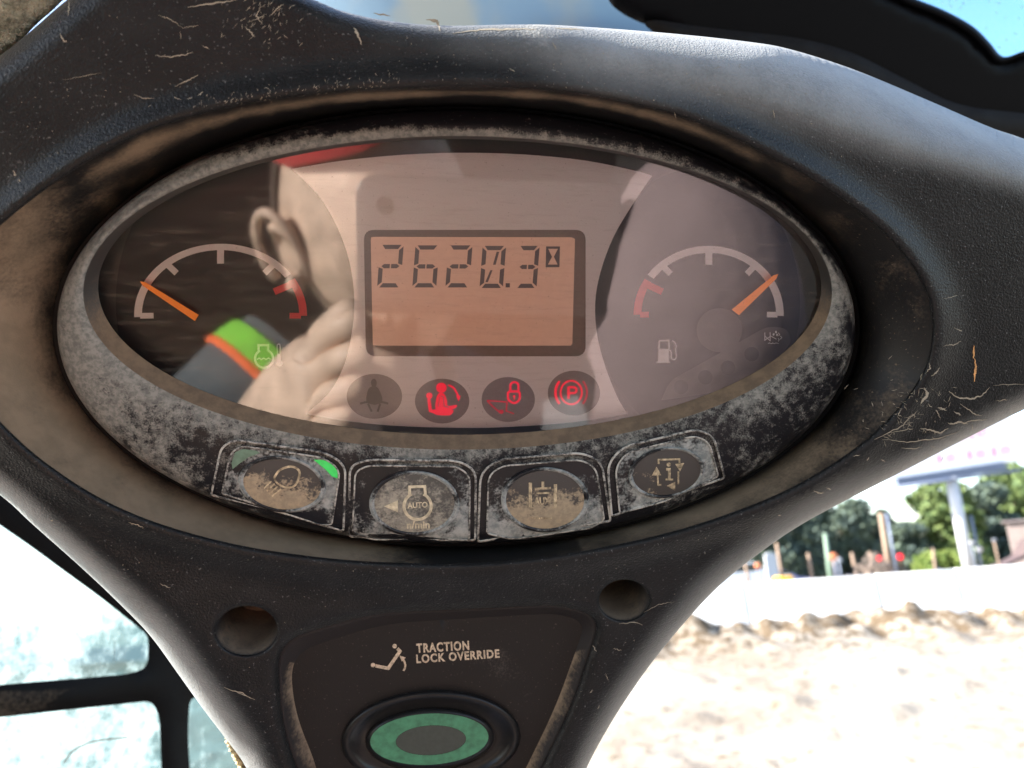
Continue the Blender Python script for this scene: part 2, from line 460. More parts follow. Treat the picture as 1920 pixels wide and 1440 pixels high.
def pane_mat(name, tint, dirt, dirt_lo, dirt_hi, scale, base=0.02, trans=0.5):
    """window glass: tinted, faintly reflecting, under a film of dirt the light also shines through"""
    m, nt, b, out = nmat(name)
    nt.nodes.remove(b)
    tr = nd(nt, 'BsdfTransparent'); tr.inputs['Color'].default_value = (*tint, 1)
    gl = nd(nt, 'BsdfGlossy'); gl.inputs['Roughness'].default_value = 0.02
    fr = nd(nt, 'Fresnel'); fr.inputs['IOR'].default_value = 1.5
    m1 = nd(nt, 'MixShader'); nt.links.new(fr.outputs[0], m1.inputs[0]); nt.links.new(tr.outputs[0], m1.inputs[1]); nt.links.new(gl.outputs[0], m1.inputs[2])
    df = nd(nt, 'BsdfDiffuse'); df.inputs['Color'].default_value = (*dirt, 1)
    tl = nd(nt, 'BsdfTranslucent'); tl.inputs['Color'].default_value = (*dirt, 1)
    md = nd(nt, 'MixShader'); md.inputs[0].default_value = trans
    nt.links.new(df.outputs[0], md.inputs[1]); nt.links.new(tl.outputs[0], md.inputs[2])
    n = mth(nt, 'ADD', mth(nt, 'MULTIPLY', ntex(nt, scale, 6.0, 0.65, stretch=(1, 1, 0.35)), 0.7), mth(nt, 'MULTIPLY', ntex(nt, scale * 9, 4.0, 0.6), 0.3))
    at = nd(nt, 'Attribute'); at.attribute_name = 'dust'
    f = mapr(nt, mth(nt, 'ADD', n, at.outputs['Fac']), 0.42, 0.70, base, dirt_hi)
    m2 = nd(nt, 'MixShader'); nt.links.new(f, m2.inputs[0]); nt.links.new(m1.outputs[0], m2.inputs[1]); nt.links.new(md.outputs[0], m2.inputs[2])
    nt.links.new(m2.outputs[0], out.inputs['Surface'])
    return m
M['side_glass'] = pane_mat('side_glass', (0.15, 0.31, 0.37), (0.58, 0.76, 0.79), 0, 0.85, 16, 0.05)
M['roof_glass'] = pane_mat('roof_glass', (0.62, 0.95, 1.0), (0.5, 0.5, 0.5), 0, 0.03, 60, 0.0)

for k in ('console', 'guard'):
    b_ = M[k].node_tree.nodes['Principled BSDF']; b_.inputs['Sheen Weight'].default_value = 0.06 if k == 'console' else 0.0; b_.inputs['Sheen Roughness'].default_value = 0.35

# ================================================================== THE DASH CONSOLE
CX, CY = 855.0, 612.0
NTH = 360
def polar(pts):
    q = np.array(catmull(pts, 10)); th = np.arctan2(q[:, 1] - CY, q[:, 0] - CX); r = np.hypot(q[:, 0] - CX, q[:, 1] - CY)
    o = np.argsort(th); th, r = th[o], r[o]
    return np.concatenate([th - 2 * np.pi, th, th + 2 * np.pi]), np.concatenate([r, r, r])
def pick(tab, th): return np.interp(th, tab[0], tab[1])
LIP = polar([(1748, 600), (1738, 680), (1700, 745), (1640, 810), (1560, 870), (1450, 930), (1300, 985), (1150, 1022), (1000, 1046), (860, 1056), (700, 1053), (560, 1040), (430, 1018), (300, 982), (200, 940), (110, 885), (30, 820), (-60, 720), (-110, 620), (-100, 520), (-40, 460), (30, 398), (110, 338), (200, 283), (300, 238), (430, 202), (560, 181), (700, 170), (860, 165), (1000, 168), (1150, 187), (1300, 228), (1450, 297), (1580, 375), (1670, 450), (1728, 530)])
SIL = polar([(2350, 560), (2200, 655), (2050, 712), (1920, 768), (1800, 828), (1700, 880), (1600, 931), (1500, 985), (1420, 1040), (1350, 1097), (1290, 1160), (1230, 1232), (1180, 1302), (1140, 1365), (1100, 1440), (1050, 1560), (1000, 1640), (855, 1660), (600, 1640), (520, 1560), (462, 1440), (427, 1390), (380, 1328), (330, 1258), (280, 1190), (220, 1128), (150, 1062), (60, 982), (0, 928), (-150, 820), (-330, 700), (-420, 560), (-380, 380), (-250, 250), (-110, 180), (0, 104), (60, 56), (125, 0), (200, -50), (340, -60), (480, -42), (590, 0), (640, 20), (720, 38), (830, 48), (960, 46), (1060, 48), (1250, 62), (1400, 78), (1480, 92), (1600, 130), (1740, 188), (1860, 240), (1925, 262), (2050, 315), (2250, 430)])
# per-direction heights and roll widths: angle (degrees, clockwise on screen from +x) -> value
def ring_of(pairs):
    a = np.array([p[0] for p in pairs], float); v = np.array([p[1] for p in pairs], float)
    return np.concatenate([a - 360, a, a + 360]), np.concatenate([v, v, v])
LIPH = ring_of([(0, 0.017), (45, 0.012), (90, 0.008), (135, 0.010), (180, 0.016), (225, 0.020), (270, 0.021), (315, 0.020)])
ROLLW = ring_of([(0, 110), (10, 75), (30, 62), (60, 60), (75, 70), (110, 95), (130, 85), (150, 62), (170, 70), (200, 60), (230, 50), (250, 46), (265, 55), (290, 80), (305, 110), (322, 140), (335, 150), (350, 130)])
ROLLK = ring_of([(0, 6600), (270, 6000), (300, 4200), (340, 4200), (355, 6600)])
def degs(th): return np.degrees(th) % 360

def front_h(px, py):
    """height of the console's front skin over the panel plane"""
    px, py = np.asarray(px, float), np.asarray(py, float)
    th = np.arctan2(py - CY, px - CX); r = np.hypot(px - CX, py - CY)
    rl, rs = pick(LIP, th), pick(SIL, th)
    hl = np.interp(degs(th), *LIPH); w = np.interp(degs(th), *ROLLW)
    d = r - rl
    t = np.clip(d / 70.0, 0, 1)
    h = hl - 0.0022 * (1 - np.sqrt(np.clip(1 - (1 - np.clip(d / 26.0, 0, 1)) ** 2, 0, 1))) - 0.0035 * t * t * (3 - 2 * t)
    e = np.clip(1 - (rs - r) / w, 0, 1)
    return h - w / np.interp(degs(th), *ROLLK) * (1 - np.sqrt(np.clip(1 - e * e, 0, 1)))
fh = lambda x, y: float(front_h(x, y))

console = empty('dash_console', MP, label='black moulded plastic dash console with a deep oval recess, scratched and dusty', cat='dashboard')

ths = np.linspace(-np.pi, np.pi, NTH, endpoint=False)
rl, rs, rw = pick(LIP, ths), pick(SIL, ths), np.interp(degs(ths), *ROLLW)
c_, s_ = np.cos(ths), np.sin(ths)
lip_loop = [(CX + r * c, CY + r * s) for r, c, s in zip(rl, c_, s_)]
sil_loop = [(CX + r * c, CY + r * s) for r, c, s in zip(rs, c_, s_)]
inner = []
for k in range(NTH):
    a, b, w = rl[k], rs[k], rw[k]
    rr = [a + x for x in (3, 7, 13, 22, 34, 50, 70)]
    q = b - w
    m = rr[-1] + 22
    while m < q - 8: rr.append(m); m += 24
    rr += [b - w * x for x in (1, 0.85, 0.7, 0.56, 0.43, 0.32, 0.22, 0.14, 0.07, 0.025)]
    inner += [(CX + r * c_[k], CY + r * s_[k]) for r in rr if a + 2 < r < b - 0.5]
HOLES = [((462, 1182), 58, 46, -4), ((1170, 1125), 47, 38, -4)]
SW_RIM = round_poly([(520, 1202), (700, 1150), (1052, 1134), (1128, 1158), (1070, 1330), (985, 1500), (985, 1700), (590, 1700), (578, 1500), (528, 1360)], [55, 60, 60, 45, 60, 60, 5, 5, 60, 60])
SW_RIM = [p for p in SW_RIM if p[1] < 1600] 
SW_IN = round_poly([(545, 1225), (720, 1170), (1045, 1150), (1098, 1168), (1042, 1325), (960, 1490), (960, 1700), (612, 1700), (605, 1460), (552, 1330)], [55, 60, 45, 34, 60, 60, 5, 5, 60, 60])
SW_IN = [p for p in SW_IN if p[1] < 1600]
hole_loops, hole_extra = [], []
for (cx, cy), a, b, rot in HOLES:
    hole_loops.append(ellipse(cx, cy, a, b, 48, rot))
    for k in (1.05, 1.1, 1.18): hole_extra += ellipse(cx, cy, a * k, b * k, 48, rot)
def rim_drop(px, py):
    """the small rounding where the front skin turns into a hole or into the switch recess"""
    q = np.array([(px, py)]); dr = 0.0
    for (cx, cy), a, b, rot in HOLES:
        e = math.hypot((px - cx) / a, (py - cy) / b) - 1.0
        if e < 0.16: dr = max(dr, 0.0013 * (1 - math.sqrt(max(0, 1 - (1 - max(e, 0) / 0.16) ** 2))))
    if 480 < px < 1160 and py > 1110:
        d = edge_dist(q, SW_RIM)[0]
        if d < 22: dr = max(dr, 0.0022 * (1 - math.sqrt(max(0, 1 - (1 - d / 22) ** 2))))
    return dr
def console_dust(x, y):
    a = 0.05 - 0.08 * min(1, max(0, (y - 900) / 200)) + 0.13 * noise.noise(Vector((x / 140, y / 140, 3.3))) + 0.07 * noise.noise(Vector((x / 45, y / 45, 1.3)))
    a += 0.24 * max(0, 1 - math.hypot(x - 60, y - 330) / 520)          # worn matt top left
    a += 0.10 * max(0, 1 - math.hypot(x - 900, y - 120) / 300)
    a += 0.16 * max(0, 1 - math.hypot(x - 1010, y - 60) / 150)
    a -= 0.10 * max(0, 1 - math.hypot(x - 1300, y - 1000) / 420)
    a += 0.20 * max(0, 1 - math.hypot(x - 345, y - 1050) / 60)
    a += 0.20 * max(0, 1 - math.hypot(x - 1185, y - 1172) / 30)
    a += 0.22 * max(0, 1 - math.hypot(x - 455, y - 1292) / 55)
    th = math.atan2(y - CY, x - CX); w = float(np.interp(degs(th), *ROLLW)); e = max(0.0, 1 - (float(pick(SIL, th)) - math.hypot(x - CX, y - CY)) / w)
    g = float(degs(th))
    a += e * float(np.interp(g, [0, 30, 60, 100, 140, 165, 200, 240, 262, 285, 300, 345, 360], [0.18, 0.2, 0.18, 0.2, 0.2, 0.2, 0.1, 0.1, 0.15, 0.2, 0.2, 0.2, 0.2]))  # a little more at the rolled edge, part of its painted sheen
    return a
offs = []
for q in (SW_RIM,):
    for i, p in enumerate(q):
        a, b = Vector(q[i - 1]), Vector(q[(i + 1) % len(q)]); t = (b - a)
        if t.length < 1e-6: continue
        nrm = Vector((-t.y, t.x)).normalized()
        for k in (5, 11, 20):
            for sgn in (1, -1): offs.append(tuple(Vector(p) + nrm * k * sgn))
mb = MB()
vs, fs, loops = triangulate(sil_loop, [lip_loop] + hole_loops + [SW_RIM], inner + hole_extra + offs, clear=1.2)
hv = front_h(vs[:, 0], vs[:, 1])
hv = [h - rim_drop(x, y) for (x, y), h in zip(vs, hv)]
fs = [f if ((vs[f[1]] - vs[f[0]])[0] * (vs[f[2]] - vs[f[0]])[1] - (vs[f[1]] - vs[f[0]])[1] * (vs[f[2]] - vs[f[0]])[0]) < 0 else (f[0], f[2], f[1]) for f in fs]
mb.add([P(x, y, h) for (x, y), h in zip(vs, hv)], fs, [console_dust(x, y) for x, y in vs])
# the edge rolls on backwards out of sight
idx = loops[0]; base = len(mb.v)
rings = []
for k, dh in ((0.996, 0.006), (0.990, 0.016), (0.975, 0.04), (0.95, 0.075)):
    rings.append([P(CX + (vs[i][0] - CX) * k, CY + (vs[i][1] - CY) * k, hv[i] - dh) for i in idx])
for r in rings: mb.v.extend(tuple(p) for p in r); mb.a.extend([0.15] * len(r))
n = len(idx); lay = [idx] + [[base + k * n + i for i in range(n)] for k in range(len(rings))]
for A, B in zip(lay, lay[1:]):
    for i in range(n):
        j = (i + 1) % n; mb.f.append((A[i], B[i], B[j], A[j]))
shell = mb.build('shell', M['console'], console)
fix_normals(shell)
# pale sheen of sky and windows painted along the rolled edge as a dust film
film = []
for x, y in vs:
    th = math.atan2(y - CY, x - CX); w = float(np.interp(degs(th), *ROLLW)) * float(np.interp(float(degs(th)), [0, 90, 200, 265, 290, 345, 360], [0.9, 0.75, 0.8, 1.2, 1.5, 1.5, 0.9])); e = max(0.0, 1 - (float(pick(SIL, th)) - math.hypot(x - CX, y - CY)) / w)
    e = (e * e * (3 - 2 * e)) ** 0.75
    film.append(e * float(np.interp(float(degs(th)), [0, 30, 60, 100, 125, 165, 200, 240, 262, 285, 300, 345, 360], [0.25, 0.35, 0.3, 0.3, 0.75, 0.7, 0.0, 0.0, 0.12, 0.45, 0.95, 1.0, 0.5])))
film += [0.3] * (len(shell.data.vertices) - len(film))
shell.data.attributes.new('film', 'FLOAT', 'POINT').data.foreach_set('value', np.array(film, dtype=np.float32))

# recess wall: from the lip down to the gap round the cluster
BO = (855.0, 612.0, 748.0, 408.0)            # bezel outer edge: centre and half axes
def bez(th, k=1.0):
    a, b = BO[2] * k, BO[3] * k
    r = a * b / np.hypot(b * np.cos(th), a * np.sin(th))
    return BO[0] + r * np.cos(th), BO[1] + r * np.sin(th)
mb = MB(); rings, at = [], []
for t in (0.0, 0.03, 0.08, 0.16, 0.26, 0.38, 0.5, 0.62, 0.74, 0.85, 0.93, 0.97, 1.0):
    ring = []
    for k, th in enumerate(ths):
        bx, by = bez(th, 1.012); lx, ly = lip_loop[k]
        h1 = float(front_h(lx, ly)); h0 = -0.009
        g = degs(th)
        steep = np.interp(g, [0, 45, 90, 135, 180, 225, 270, 315, 360], [0.5, 0.6, 0.8, 0.9, 0.85, 0.7, 0.45, 0.45, 0.5])
        hh = h0 + (h1 - h0) * (t ** steep)
        ring.append(P(bx + (lx - bx) * t, by + (ly - by) * t, hh))
        # dust: thick on the lower left slope, a tan band under the top lip, some at the lower right
        low = max(0.0, 1 - abs(g - 150) / 62.0)
        d = 0.80 * min(1.0, low * 1.9) * (0.55 + 0.45 * min(1, t * 4))
        lr = max(0.0, 1 - abs(g - 38) / 30.0)
        d = max(d, 0.62 * min(1, lr * 1.4) * (1 - 0.5 * t))
        if 185 < g < 340:
            tb = min(1, (g - 185) / 20, (340 - g) / 25)
            d = max(d, tb * (0.62 * max(0.0, 1 - abs(t - 0.72) / 0.36)))
        sx_, sy_ = bx + (lx - bx) * t, by + (ly - by) * t
        at.append(d + 0.05 + (0.16 if (g < 60 or g > 310) else 0) + 0.16 * noise.noise(Vector((sx_ / 110, sy_ / 110, 5.5))) + 0.10 * noise.noise(Vector((sx_ / 30, sy_ / 30, 2.5))))
    rings.append(ring)
mb.loft(rings, att=at)
wall = mb.build('recess_wall', M['recess'], console, label='recess wall under brown dust at the lower left'); fix_normals(wall)
mb = MB(); patch(mb, [tuple(bez(t, 1.03)) for t in ths[::4]], -0.0095)
mb.build('recess_floor', M['rubber'], console)

# round holes in the lower face
for i, ((cx, cy), a, b, rot) in enumerate(HOLES):
    mb = MB(); el = ellipse(cx, cy, a, b, 48, rot); h0 = fh(cx, cy) - 0.0013
    tops = [P(x, y, fh(x, y) - 0.0013) for x, y in el]
    cen = P(cx, cy, h0); rings, at = [tops], [0.45 * max(0, (y - cy) / b) for x, y in el]
    for dz, sc in ((0.0012, 0.985), (0.004, 0.975), (0.010, 0.965), (0.018, 0.96), (0.024, 0.955)):
        rings.append([Vector((cen.x + (p.x - cen.x) * sc, cen.y + (p.y - cen.y) * sc, p.z - dz)) for p in tops])
        at += [0.66 * max(0, 0.35 + 0.65 * (y - cy) / b) for x, y in el]
    mb.loft(rings, att=at)
    nb = len(mb.v); mb.v.append(tuple(sum(rings[-1], Vector()) / 48)); mb.a.append(0.15)
    base = nb - 48
    for k in range(48): mb.f.append((base + k, base + (k + 1) % 48, nb))
    o = mb.build('mounting_hole', M['hole'], console, angle=50); fix_normals(o)

# switch recess: wall, plate, lettering, button
sw_h = lambda x, y: fh(x, y) - 0.0065
mb = MB()
def resample(loop, n=160):
    q = np.array(loop + [loop[0]]); d = np.concatenate([[0], np.cumsum(np.hypot(*np.diff(q, axis=0).T))])
    u = np.linspace(0, d[-1], n, endpoint=False)
    return list(zip(np.interp(u, d, q[:, 0]), np.interp(u, d, q[:, 1])))
def by_angle(loop, c, n=200):
    q = np.array(resample(loop, 1500)); a = np.arctan2(q[:, 1] - c[1], q[:, 0] - c[0]); r = np.hypot(q[:, 0] - c[0], q[:, 1] - c[1])
    o = np.argsort(a); tt = np.linspace(-np.pi, np.pi, n, endpoint=False)
    rr = np.interp(tt, np.concatenate([a[o] - 2 * np.pi, a[o], a[o] + 2 * np.pi]), np.tile(r[o], 3))
    return [(c[0] + r_ * math.cos(t), c[1] + r_ * math.sin(t)) for t, r_ in zip(tt, rr)]
A, B = by_angle(SW_RIM, (815, 1350)), by_angle(SW_IN, (815, 1350))
rings, at = [], []
for t, dz in ((-0.18, 0.0040), (0, 0.0024), (0.25, 0.0034), (0.55, 0.0048), (0.85, 0.0061), (1.0, 0.0068)):
    rings.append([P(a[0] + (b[0] - a[0]) * t, a[1] + (b[1] - a[1]) * t, fh(*a) - dz) for a, b in zip(A, B)])
    at += [(0.62 if (a[0] < 640 and a[1] > 1230) or (a[0] > 960 and a[1] > 1210) else 0.12) * (0.35 + 0.65 * max(t, 0)) for a in A]
mb.loft(rings, att=at)
o = mb.build('recess_edge', M['switch_wall'], console); fix_normals(o)
plate_d = lambda x, y: 0.12 + 0.34 * max(0, 1 - math.hypot((x - 930) / 110, (y - 1240) / 95)) + 0.24 * max(0, 1 - math.hypot(x - 990, y - 1298) / 26) + 0.10 * max(0, 1 - abs(x - 600) / 60)
plate = MB(); patch(plate, [(815 + (x - 815) * 1.012, 1350 + (y - 1350) * 1.012) for x, y in B], sw_h, step=22, att=plate_d)
plate = plate.build('switch_plate', M['switch_plate'], console)
mb = MB(); sh = lambda x, y: sw_h(x, y) + 0.00012
text_into(mb, 'TRACTION', (781, 1223.5), (880, 1218), 16, sh, bold=0.036, spacing=1.16)
text_into(mb, 'LOCK OVERRIDE', (781, 1243), (937, 1232.5), 14.8, sh, bold=0.036, spacing=1.16)
mb.build('lettering', M['letter'], plate, smooth=False)
mb = MB()
patch(mb, ellipse(740, 1211.5, 4.2, 4.2, 20), sh); patch(mb, ellipse(699.5, 1247, 4.2, 4.2, 20), sh)
stroke(mb, [(745, 1216), (750, 1221), (728, 1253), (704, 1248.5)], 6.2, sh)
patch(mb, [(749, 1229), (761, 1233), (753.5, 1240.5)], sh)
stroke(mb, [(756, 1236), (759, 1242), (760, 1248), (759, 1253), (756.5, 1258)], 3.6, sh)
mb.build('symbol', M['letter'], plate, smooth=False)

# the oval rocker button in the recess
BC = (808, 1386)
def ring_prof(cx, cy, prof, rot=0.0, n=72, hb=sw_h, att=None):
    rings = [[P(x, y, hb(cx, cy) + dz) for x, y in ellipse(cx, cy, a, b, n, rot)] for a, b, dz in prof]
    return rings
mb = MB(); mb.loft(ring_prof(*BC, [(170, 92, -0.001), (168, 90, 0.0012), (163, 86, 0.0022), (157, 82, 0.0024), (150, 77, 0.0016), (138, 69, 0.0006), (124, 60, 0.0004)], -3))
collar = mb.build('button_collar', M['button_black'], console); fix_normals(collar)
mb = MB(); mb.loft(ring_prof(806, 1386, [(122, 58, -0.001), (120, 57, 0.0012), (115, 52, 0.0021), (110, 48, 0.0024), (60, 30, 0.0026)], -3))
btn = mb.build('override_button', M['button_black'], console, label='oval button with a green ring and dark centre'); fix_normals(btn)
gh = sw_h(806, 1386) + 0.0027
mb = MB(); patch(mb, ellipse(805, 1386, 111, 48, 72, -3), gh, holes=[ellipse(808, 1388, 66, 28, 48, -3)], skirt=0.0004)
mb.build('green_ring', M['button_green'], btn)
mb = MB(); patch(mb, ellipse(808, 1388, 65.5, 27.5, 48, -3), gh - 0.0001, skirt=0.0003)
mb.build('button_centre', M['button_core'], btn)

# scratches and chips in the skin: thin raised flakes lying on it
def wiggle(pts, amp, n=7):
    out = []
    for (x0, y0), (x1, y1) in zip(pts, pts[1:]):
        for k in range(n):
            t = k / n; out.append((x0 + (x1 - x0) * t + rng.uniform(-amp, amp), y0 + (y1 - y0) * t + rng.uniform(-amp, amp)))
    return out + [pts[-1]]
mb = MB(); sf = lambda x, y: fh(x, y) + 0.00006
def scratch(pts, w, amp=1.2):
    q = wiggle(pts, amp); m = len(q) // 2 or 1
    w *= 0.78; stroke(mb, q[:m + 1], w * 0.25, sf, w1=w, thick=0.00004); stroke(mb, q[m:], w, sf, w1=w * 0.2, thick=0.00004)
for pts, w in [
    ([(1640, 825), (1690, 800), (1712, 775)], 2.6), ([(1655, 824), (1700, 829), (1760, 822), (1800, 808)], 2.4), ([(1715, 802), (1745, 806), (1765, 812), (1778, 802)], 4.0),
    ([(1780, 795), (1800, 792), (1815, 795)], 5), ([(1800, 793), (1850, 786)], 3), ([(1775, 730), (1795, 745), (1820, 748), (1840, 742), (1856, 726)], 4.2), ([(1732, 727), (1740, 738), (1730, 752), (1726, 756)], 6.5),
    ([(1740, 758), (1755, 768), (1762, 782)], 3), ([(1755, 762), (1775, 770)], 4), ([(1790, 772), (1802, 778)], 4), ([(1800, 757), (1825, 775), (1842, 780)], 2.6), ([(1735, 700), (1745, 690), (1742, 680)], 2.6),
    ([(1747, 706), (1755, 700), (1762, 688)], 3.6), ([(1726, 712), (1730, 700)], 4), ([(1700, 790), (1720, 770)], 2), ([(1690, 840), (1712, 842), (1728, 838)], 2.4), ([(1663, 812), (1700, 805), (1720, 803)], 1.8),
    ([(1768, 649), (1790, 646), (1806, 638)], 2), ([(1790, 615), (1812, 626)], 2.4), ([(1770, 560), (1800, 553)], 1.2), ([(1755, 735), (1775, 755)], 1.4), ([(1863, 722), (1925, 720)], 1.6), ([(1868, 752), (1890, 749)], 2),
    ([(1690, 765), (1684, 778), (1692, 782)], 2), ([(1652, 862), (1660, 866)], 2.4), ([(1525, 920), (1535, 925), (1545, 924)], 3), ([(1550, 915), (1558, 918)], 2.6), ([(1460, 965), (1464, 967)], 2.4), ([(1600, 856), (1612, 853)], 2), ([(1625, 864), (1630, 858)], 2),
    ([(352, 14), (400, 6), (445, 0)], 4.4), ([(298, 28), (318, 36), (342, 52)], 1.8), ([(342, 52), (360, 50), (374, 47)], 1.6), ([(290, 104), (318, 107), (345, 103), (362, 98)], 3.0), ([(328, 162), (350, 152), (372, 140)], 2.6), ([(250, 177), (270, 185), (290, 184)], 1.7),
    ([(278, 201), (292, 188), (304, 182)], 2.2), ([(313, 176), (326, 182), (340, 187)], 2), ([(350, 186), (361, 183)], 2), ([(371, 180), (381, 172)], 2.2), ([(112, 62), (118, 74), (121, 80)], 3.0), ([(128, 0), (129, 14), (127, 30)], 3), ([(120, 78), (125, 76)], 3.6), ([(25, 320), (30, 332), (38, 340)], 4.2), ([(338, 60), (340, 74)], 1.6),
    ([(664, 52), (670, 62), (678, 84)], 6), ([(460, 50), (472, 62), (478, 70)], 3), ([(490, 10), (480, 30), (492, 46)], 2.6), ([(505, 30), (520, 16), (532, 8)], 2.8), ([(470, 40), (500, 26)], 2), ([(380, 86), (392, 92)], 2.6), ([(120, 150), (190, 136)], 1.2), ([(462, 20), (470, 12)], 2),
    ([(700, 24), (732, 30)], 4.5), ([(800, 36), (820, 40), (826, 58)], 7), ([(850, 62), (900, 56), (960, 54), (1005, 55)], 4.6), ([(1040, 52), (1095, 55)], 4), ([(806, 38), (818, 42)], 4), ([(1036, 80), (1044, 92)], 3), ([(955, 128), (966, 134)], 2), ([(1265, 210), (1268, 222)], 2), ([(1340, 128), (1352, 124)], 1.4), ([(1450, 205), (1452, 222)], 2),
    ([(240, 980), (258, 984), (270, 990)], 2), ([(300, 1095), (320, 1102)], 2), ([(96, 975), (98, 977)], 4), ([(420, 1290), (450, 1298), (478, 1312)], 2.6), ([(440, 1296), (470, 1308)], 1.6), ([(1160, 1170), (1190, 1166), (1205, 1172)], 2), ([(1206, 1148), (1240, 1132), (1265, 1128)], 1.3), ([(1112, 1210), (1118, 1222)], 2), ([(1106, 1300), (1112, 1294)], 2.6), ([(1120, 1330), (1124, 1322)], 2), ([(1150, 1216), (1166, 1220)], 1.6), ([(1136, 1262), (1140, 1276)], 1.4)]:
    scratch(pts, w)
for k in range(90):                                                     # a scuffed corner of fine scribbles
    x, y = rng.gauss(1715, 48), rng.gauss(775, 38); t = rng.uniform(0, 6.3); l = rng.uniform(3, 14)
    scratch([(x, y), (x + l * math.cos(t), y + l * math.sin(t))], rng.uniform(0.6, 1.5), 0.6)
for k in range(60):
    x, y = rng.gauss(500, 40), rng.gauss(35, 26); t = rng.gauss(-0.9, 0.5); l = rng.uniform(3, 12)
    scratch([(x, y), (x + l * math.cos(t), y + l * math.sin(t))], rng.uniform(0.7, 1.8), 0.6)
for k in range(110):
    x = rng.uniform(360, 760); y = 205 - 0.00034 * (min(x, 860) - 360) * 300 + rng.gauss(0, 7) - 12; t = rng.gauss(-1.2, 0.6); l = rng.uniform(2, 8)
    scratch([(x, y), (x + l * math.cos(t), y + l * math.sin(t))], rng.uniform(0.5, 1.4), 0.5)
for k in range(220):
    x, y = rng.choice([(rng.uniform(150, 700), rng.uniform(930, 1300)), (rng.uniform(1000, 1900), rng.uniform(110, 300)), (rng.uniform(20, 640), rng.uniform(30, 330)), (rng.uniform(700, 1300), rng.uniform(70, 165)), (rng.uniform(1000, 1500), rng.uniform(980, 1300))])
    th = math.atan2(y - CY, x - CX); r = math.hypot(x - CX, y - CY)
    if not (pick(LIP, th) + 6 < r < pick(SIL, th) - 12) or inside(np.array([(x, y)]), SW_RIM)[0] or any(math.hypot((x - c[0]) / a, (y - c[1]) / b) < 1.2 for c, a, b, _ in HOLES): continue
    t = rng.uniform(0, 6.3); l = rng.uniform(1, 4)
    scratch([(x, y), (x + l * math.cos(t), y + l * math.sin(t))], rng.uniform(0.6, 1.8), 0.4)
tag(mb.build('scratches', M['scuff'], console, smooth=False), kind='stuff')
mb = MB()
for pts, w in [([(1826, 648), (1826, 662), (1825, 672)], 5), ([(1827, 672), (1830, 690), (1828, 700), (1827, 716)], 6)]: scratch(pts, w, 0.8)
mb.build('chip', M['chip'], console, smooth=False)

# ================================================================== THE INSTRUMENT CLUSTER
cluster = empty('instrument_cluster', MP, label='oval instrument cluster under a clear lens, in a dirty black bezel inside the console recess', cat='instrument cluster')
LE = (862.0, 538.0, 678.0, 277.0)
CR = (858.0, 549.0, 702.0, 294.0)
def ell_at(E, th0, k=1.0):
    return E[0] + E[2] * k * math.cos(th0), E[1] + E[3] * k * math.sin(th0)
tt = [2 * math.pi * k / 360 for k in range(360)]
H_CREST = 0.0052
mb = MB(); rings, at = [], []
def bez_dust(t, q):
    g = math.degrees(t) % 360                  # 0 right, 90 bottom, 180 left, 270 top
    left = max(0, 1 - abs(g - 195) / 75); top = max(0, 1 - abs(g - 270) / 60); right = max(0, 1 - min(g, 360 - g) / 60.0)
    low = max(0, 1 - abs(g - 100) / 75)
    inner_ = max(0.0, 1 - q * 1.6)
    bx_, by_ = CX + 740 * math.cos(t) * (0.93 + 0.07 * q), CY + 400 * math.sin(t) * (0.75 + 0.25 * q)
    d = 0.375 + 0.17 * noise.noise(Vector((bx_ / 95, by_ / 60, 8.1))) * (1 - 0.8 * min(1, left * 1.6)) + 0.08 * noise.noise(Vector((bx_ / 28, by_ / 22, 3.1))) + 0.36 * min(1, left * 1.6) * (1 - 0.2 * q) + top * (0.42 * inner_ - 0.34 * q) + right * (0.24 * inner_ + 0.07)
    d += low * (0.22 * max(0, 1 - q * 3.2) + 0.0)
    return d
for E, q, h in ((None, 0.0, 0.0), (None, 0.04, 0.0004), (None, 0.25, 0.0012)):
    pass
prof = [(0.0, 0.0003), (0.10, 0.0036), (0.2, 0.0050), (0.32, 0.0054), (0.45, 0.0052), (0.6, 0.0047), (0.75, 0.0041), (0.87, 0.0034), (0.95, 0.0024), (0.985, 0.001), (1.0, -0.0005)]
for q, h in prof:
    ring = []
    for t in tt:
        ax, ay = ell_at(CR, t); bx, by = ell_at(BO, t)
        x, y = ax + (bx - ax) * q, ay + (by - ay) * q
        hh = H_CREST + (h - 0.0054) * 1.0 if q > 0.3 else 0.0050 + 0.0004 * (q / 0.3) - 0.0006 * (1 - q / 0.3) ** 2
        ring.append(P(x, y, hh)); at.append(bez_dust(t, q))
    rings.append(ring)
rings.append([P(*ell_at(BO, t), -0.0085) for t in tt]); at += [0.2] * len(tt)
mb.loft(rings, att=at)
bezel = mb.build('bezel', M['bezel'], cluster); fix_normals(bezel)
def bez_h(px, py):
    """height of the bezel's lower face"""
    lo, hi = 0.0, 1.0
    for _ in range(18):                        # find the ring this pixel lies on
        q = (lo + hi) / 2
        cx, cy = CR[0] + (BO[0] - CR[0]) * q, CR[1] + (BO[1] - CR[1]) * q
        a, b = CR[2] + (BO[2] - CR[2]) * q, CR[3] + (BO[3] - CR[3]) * q
        if ((px - cx) / a) ** 2 + ((py - cy) / b) ** 2 > 1: lo = q
        else: hi = q
    return H_CREST + float(np.interp(q, [p[0] for p in prof[3:]], [p[1] for p in prof[3:]])) - 0.0054
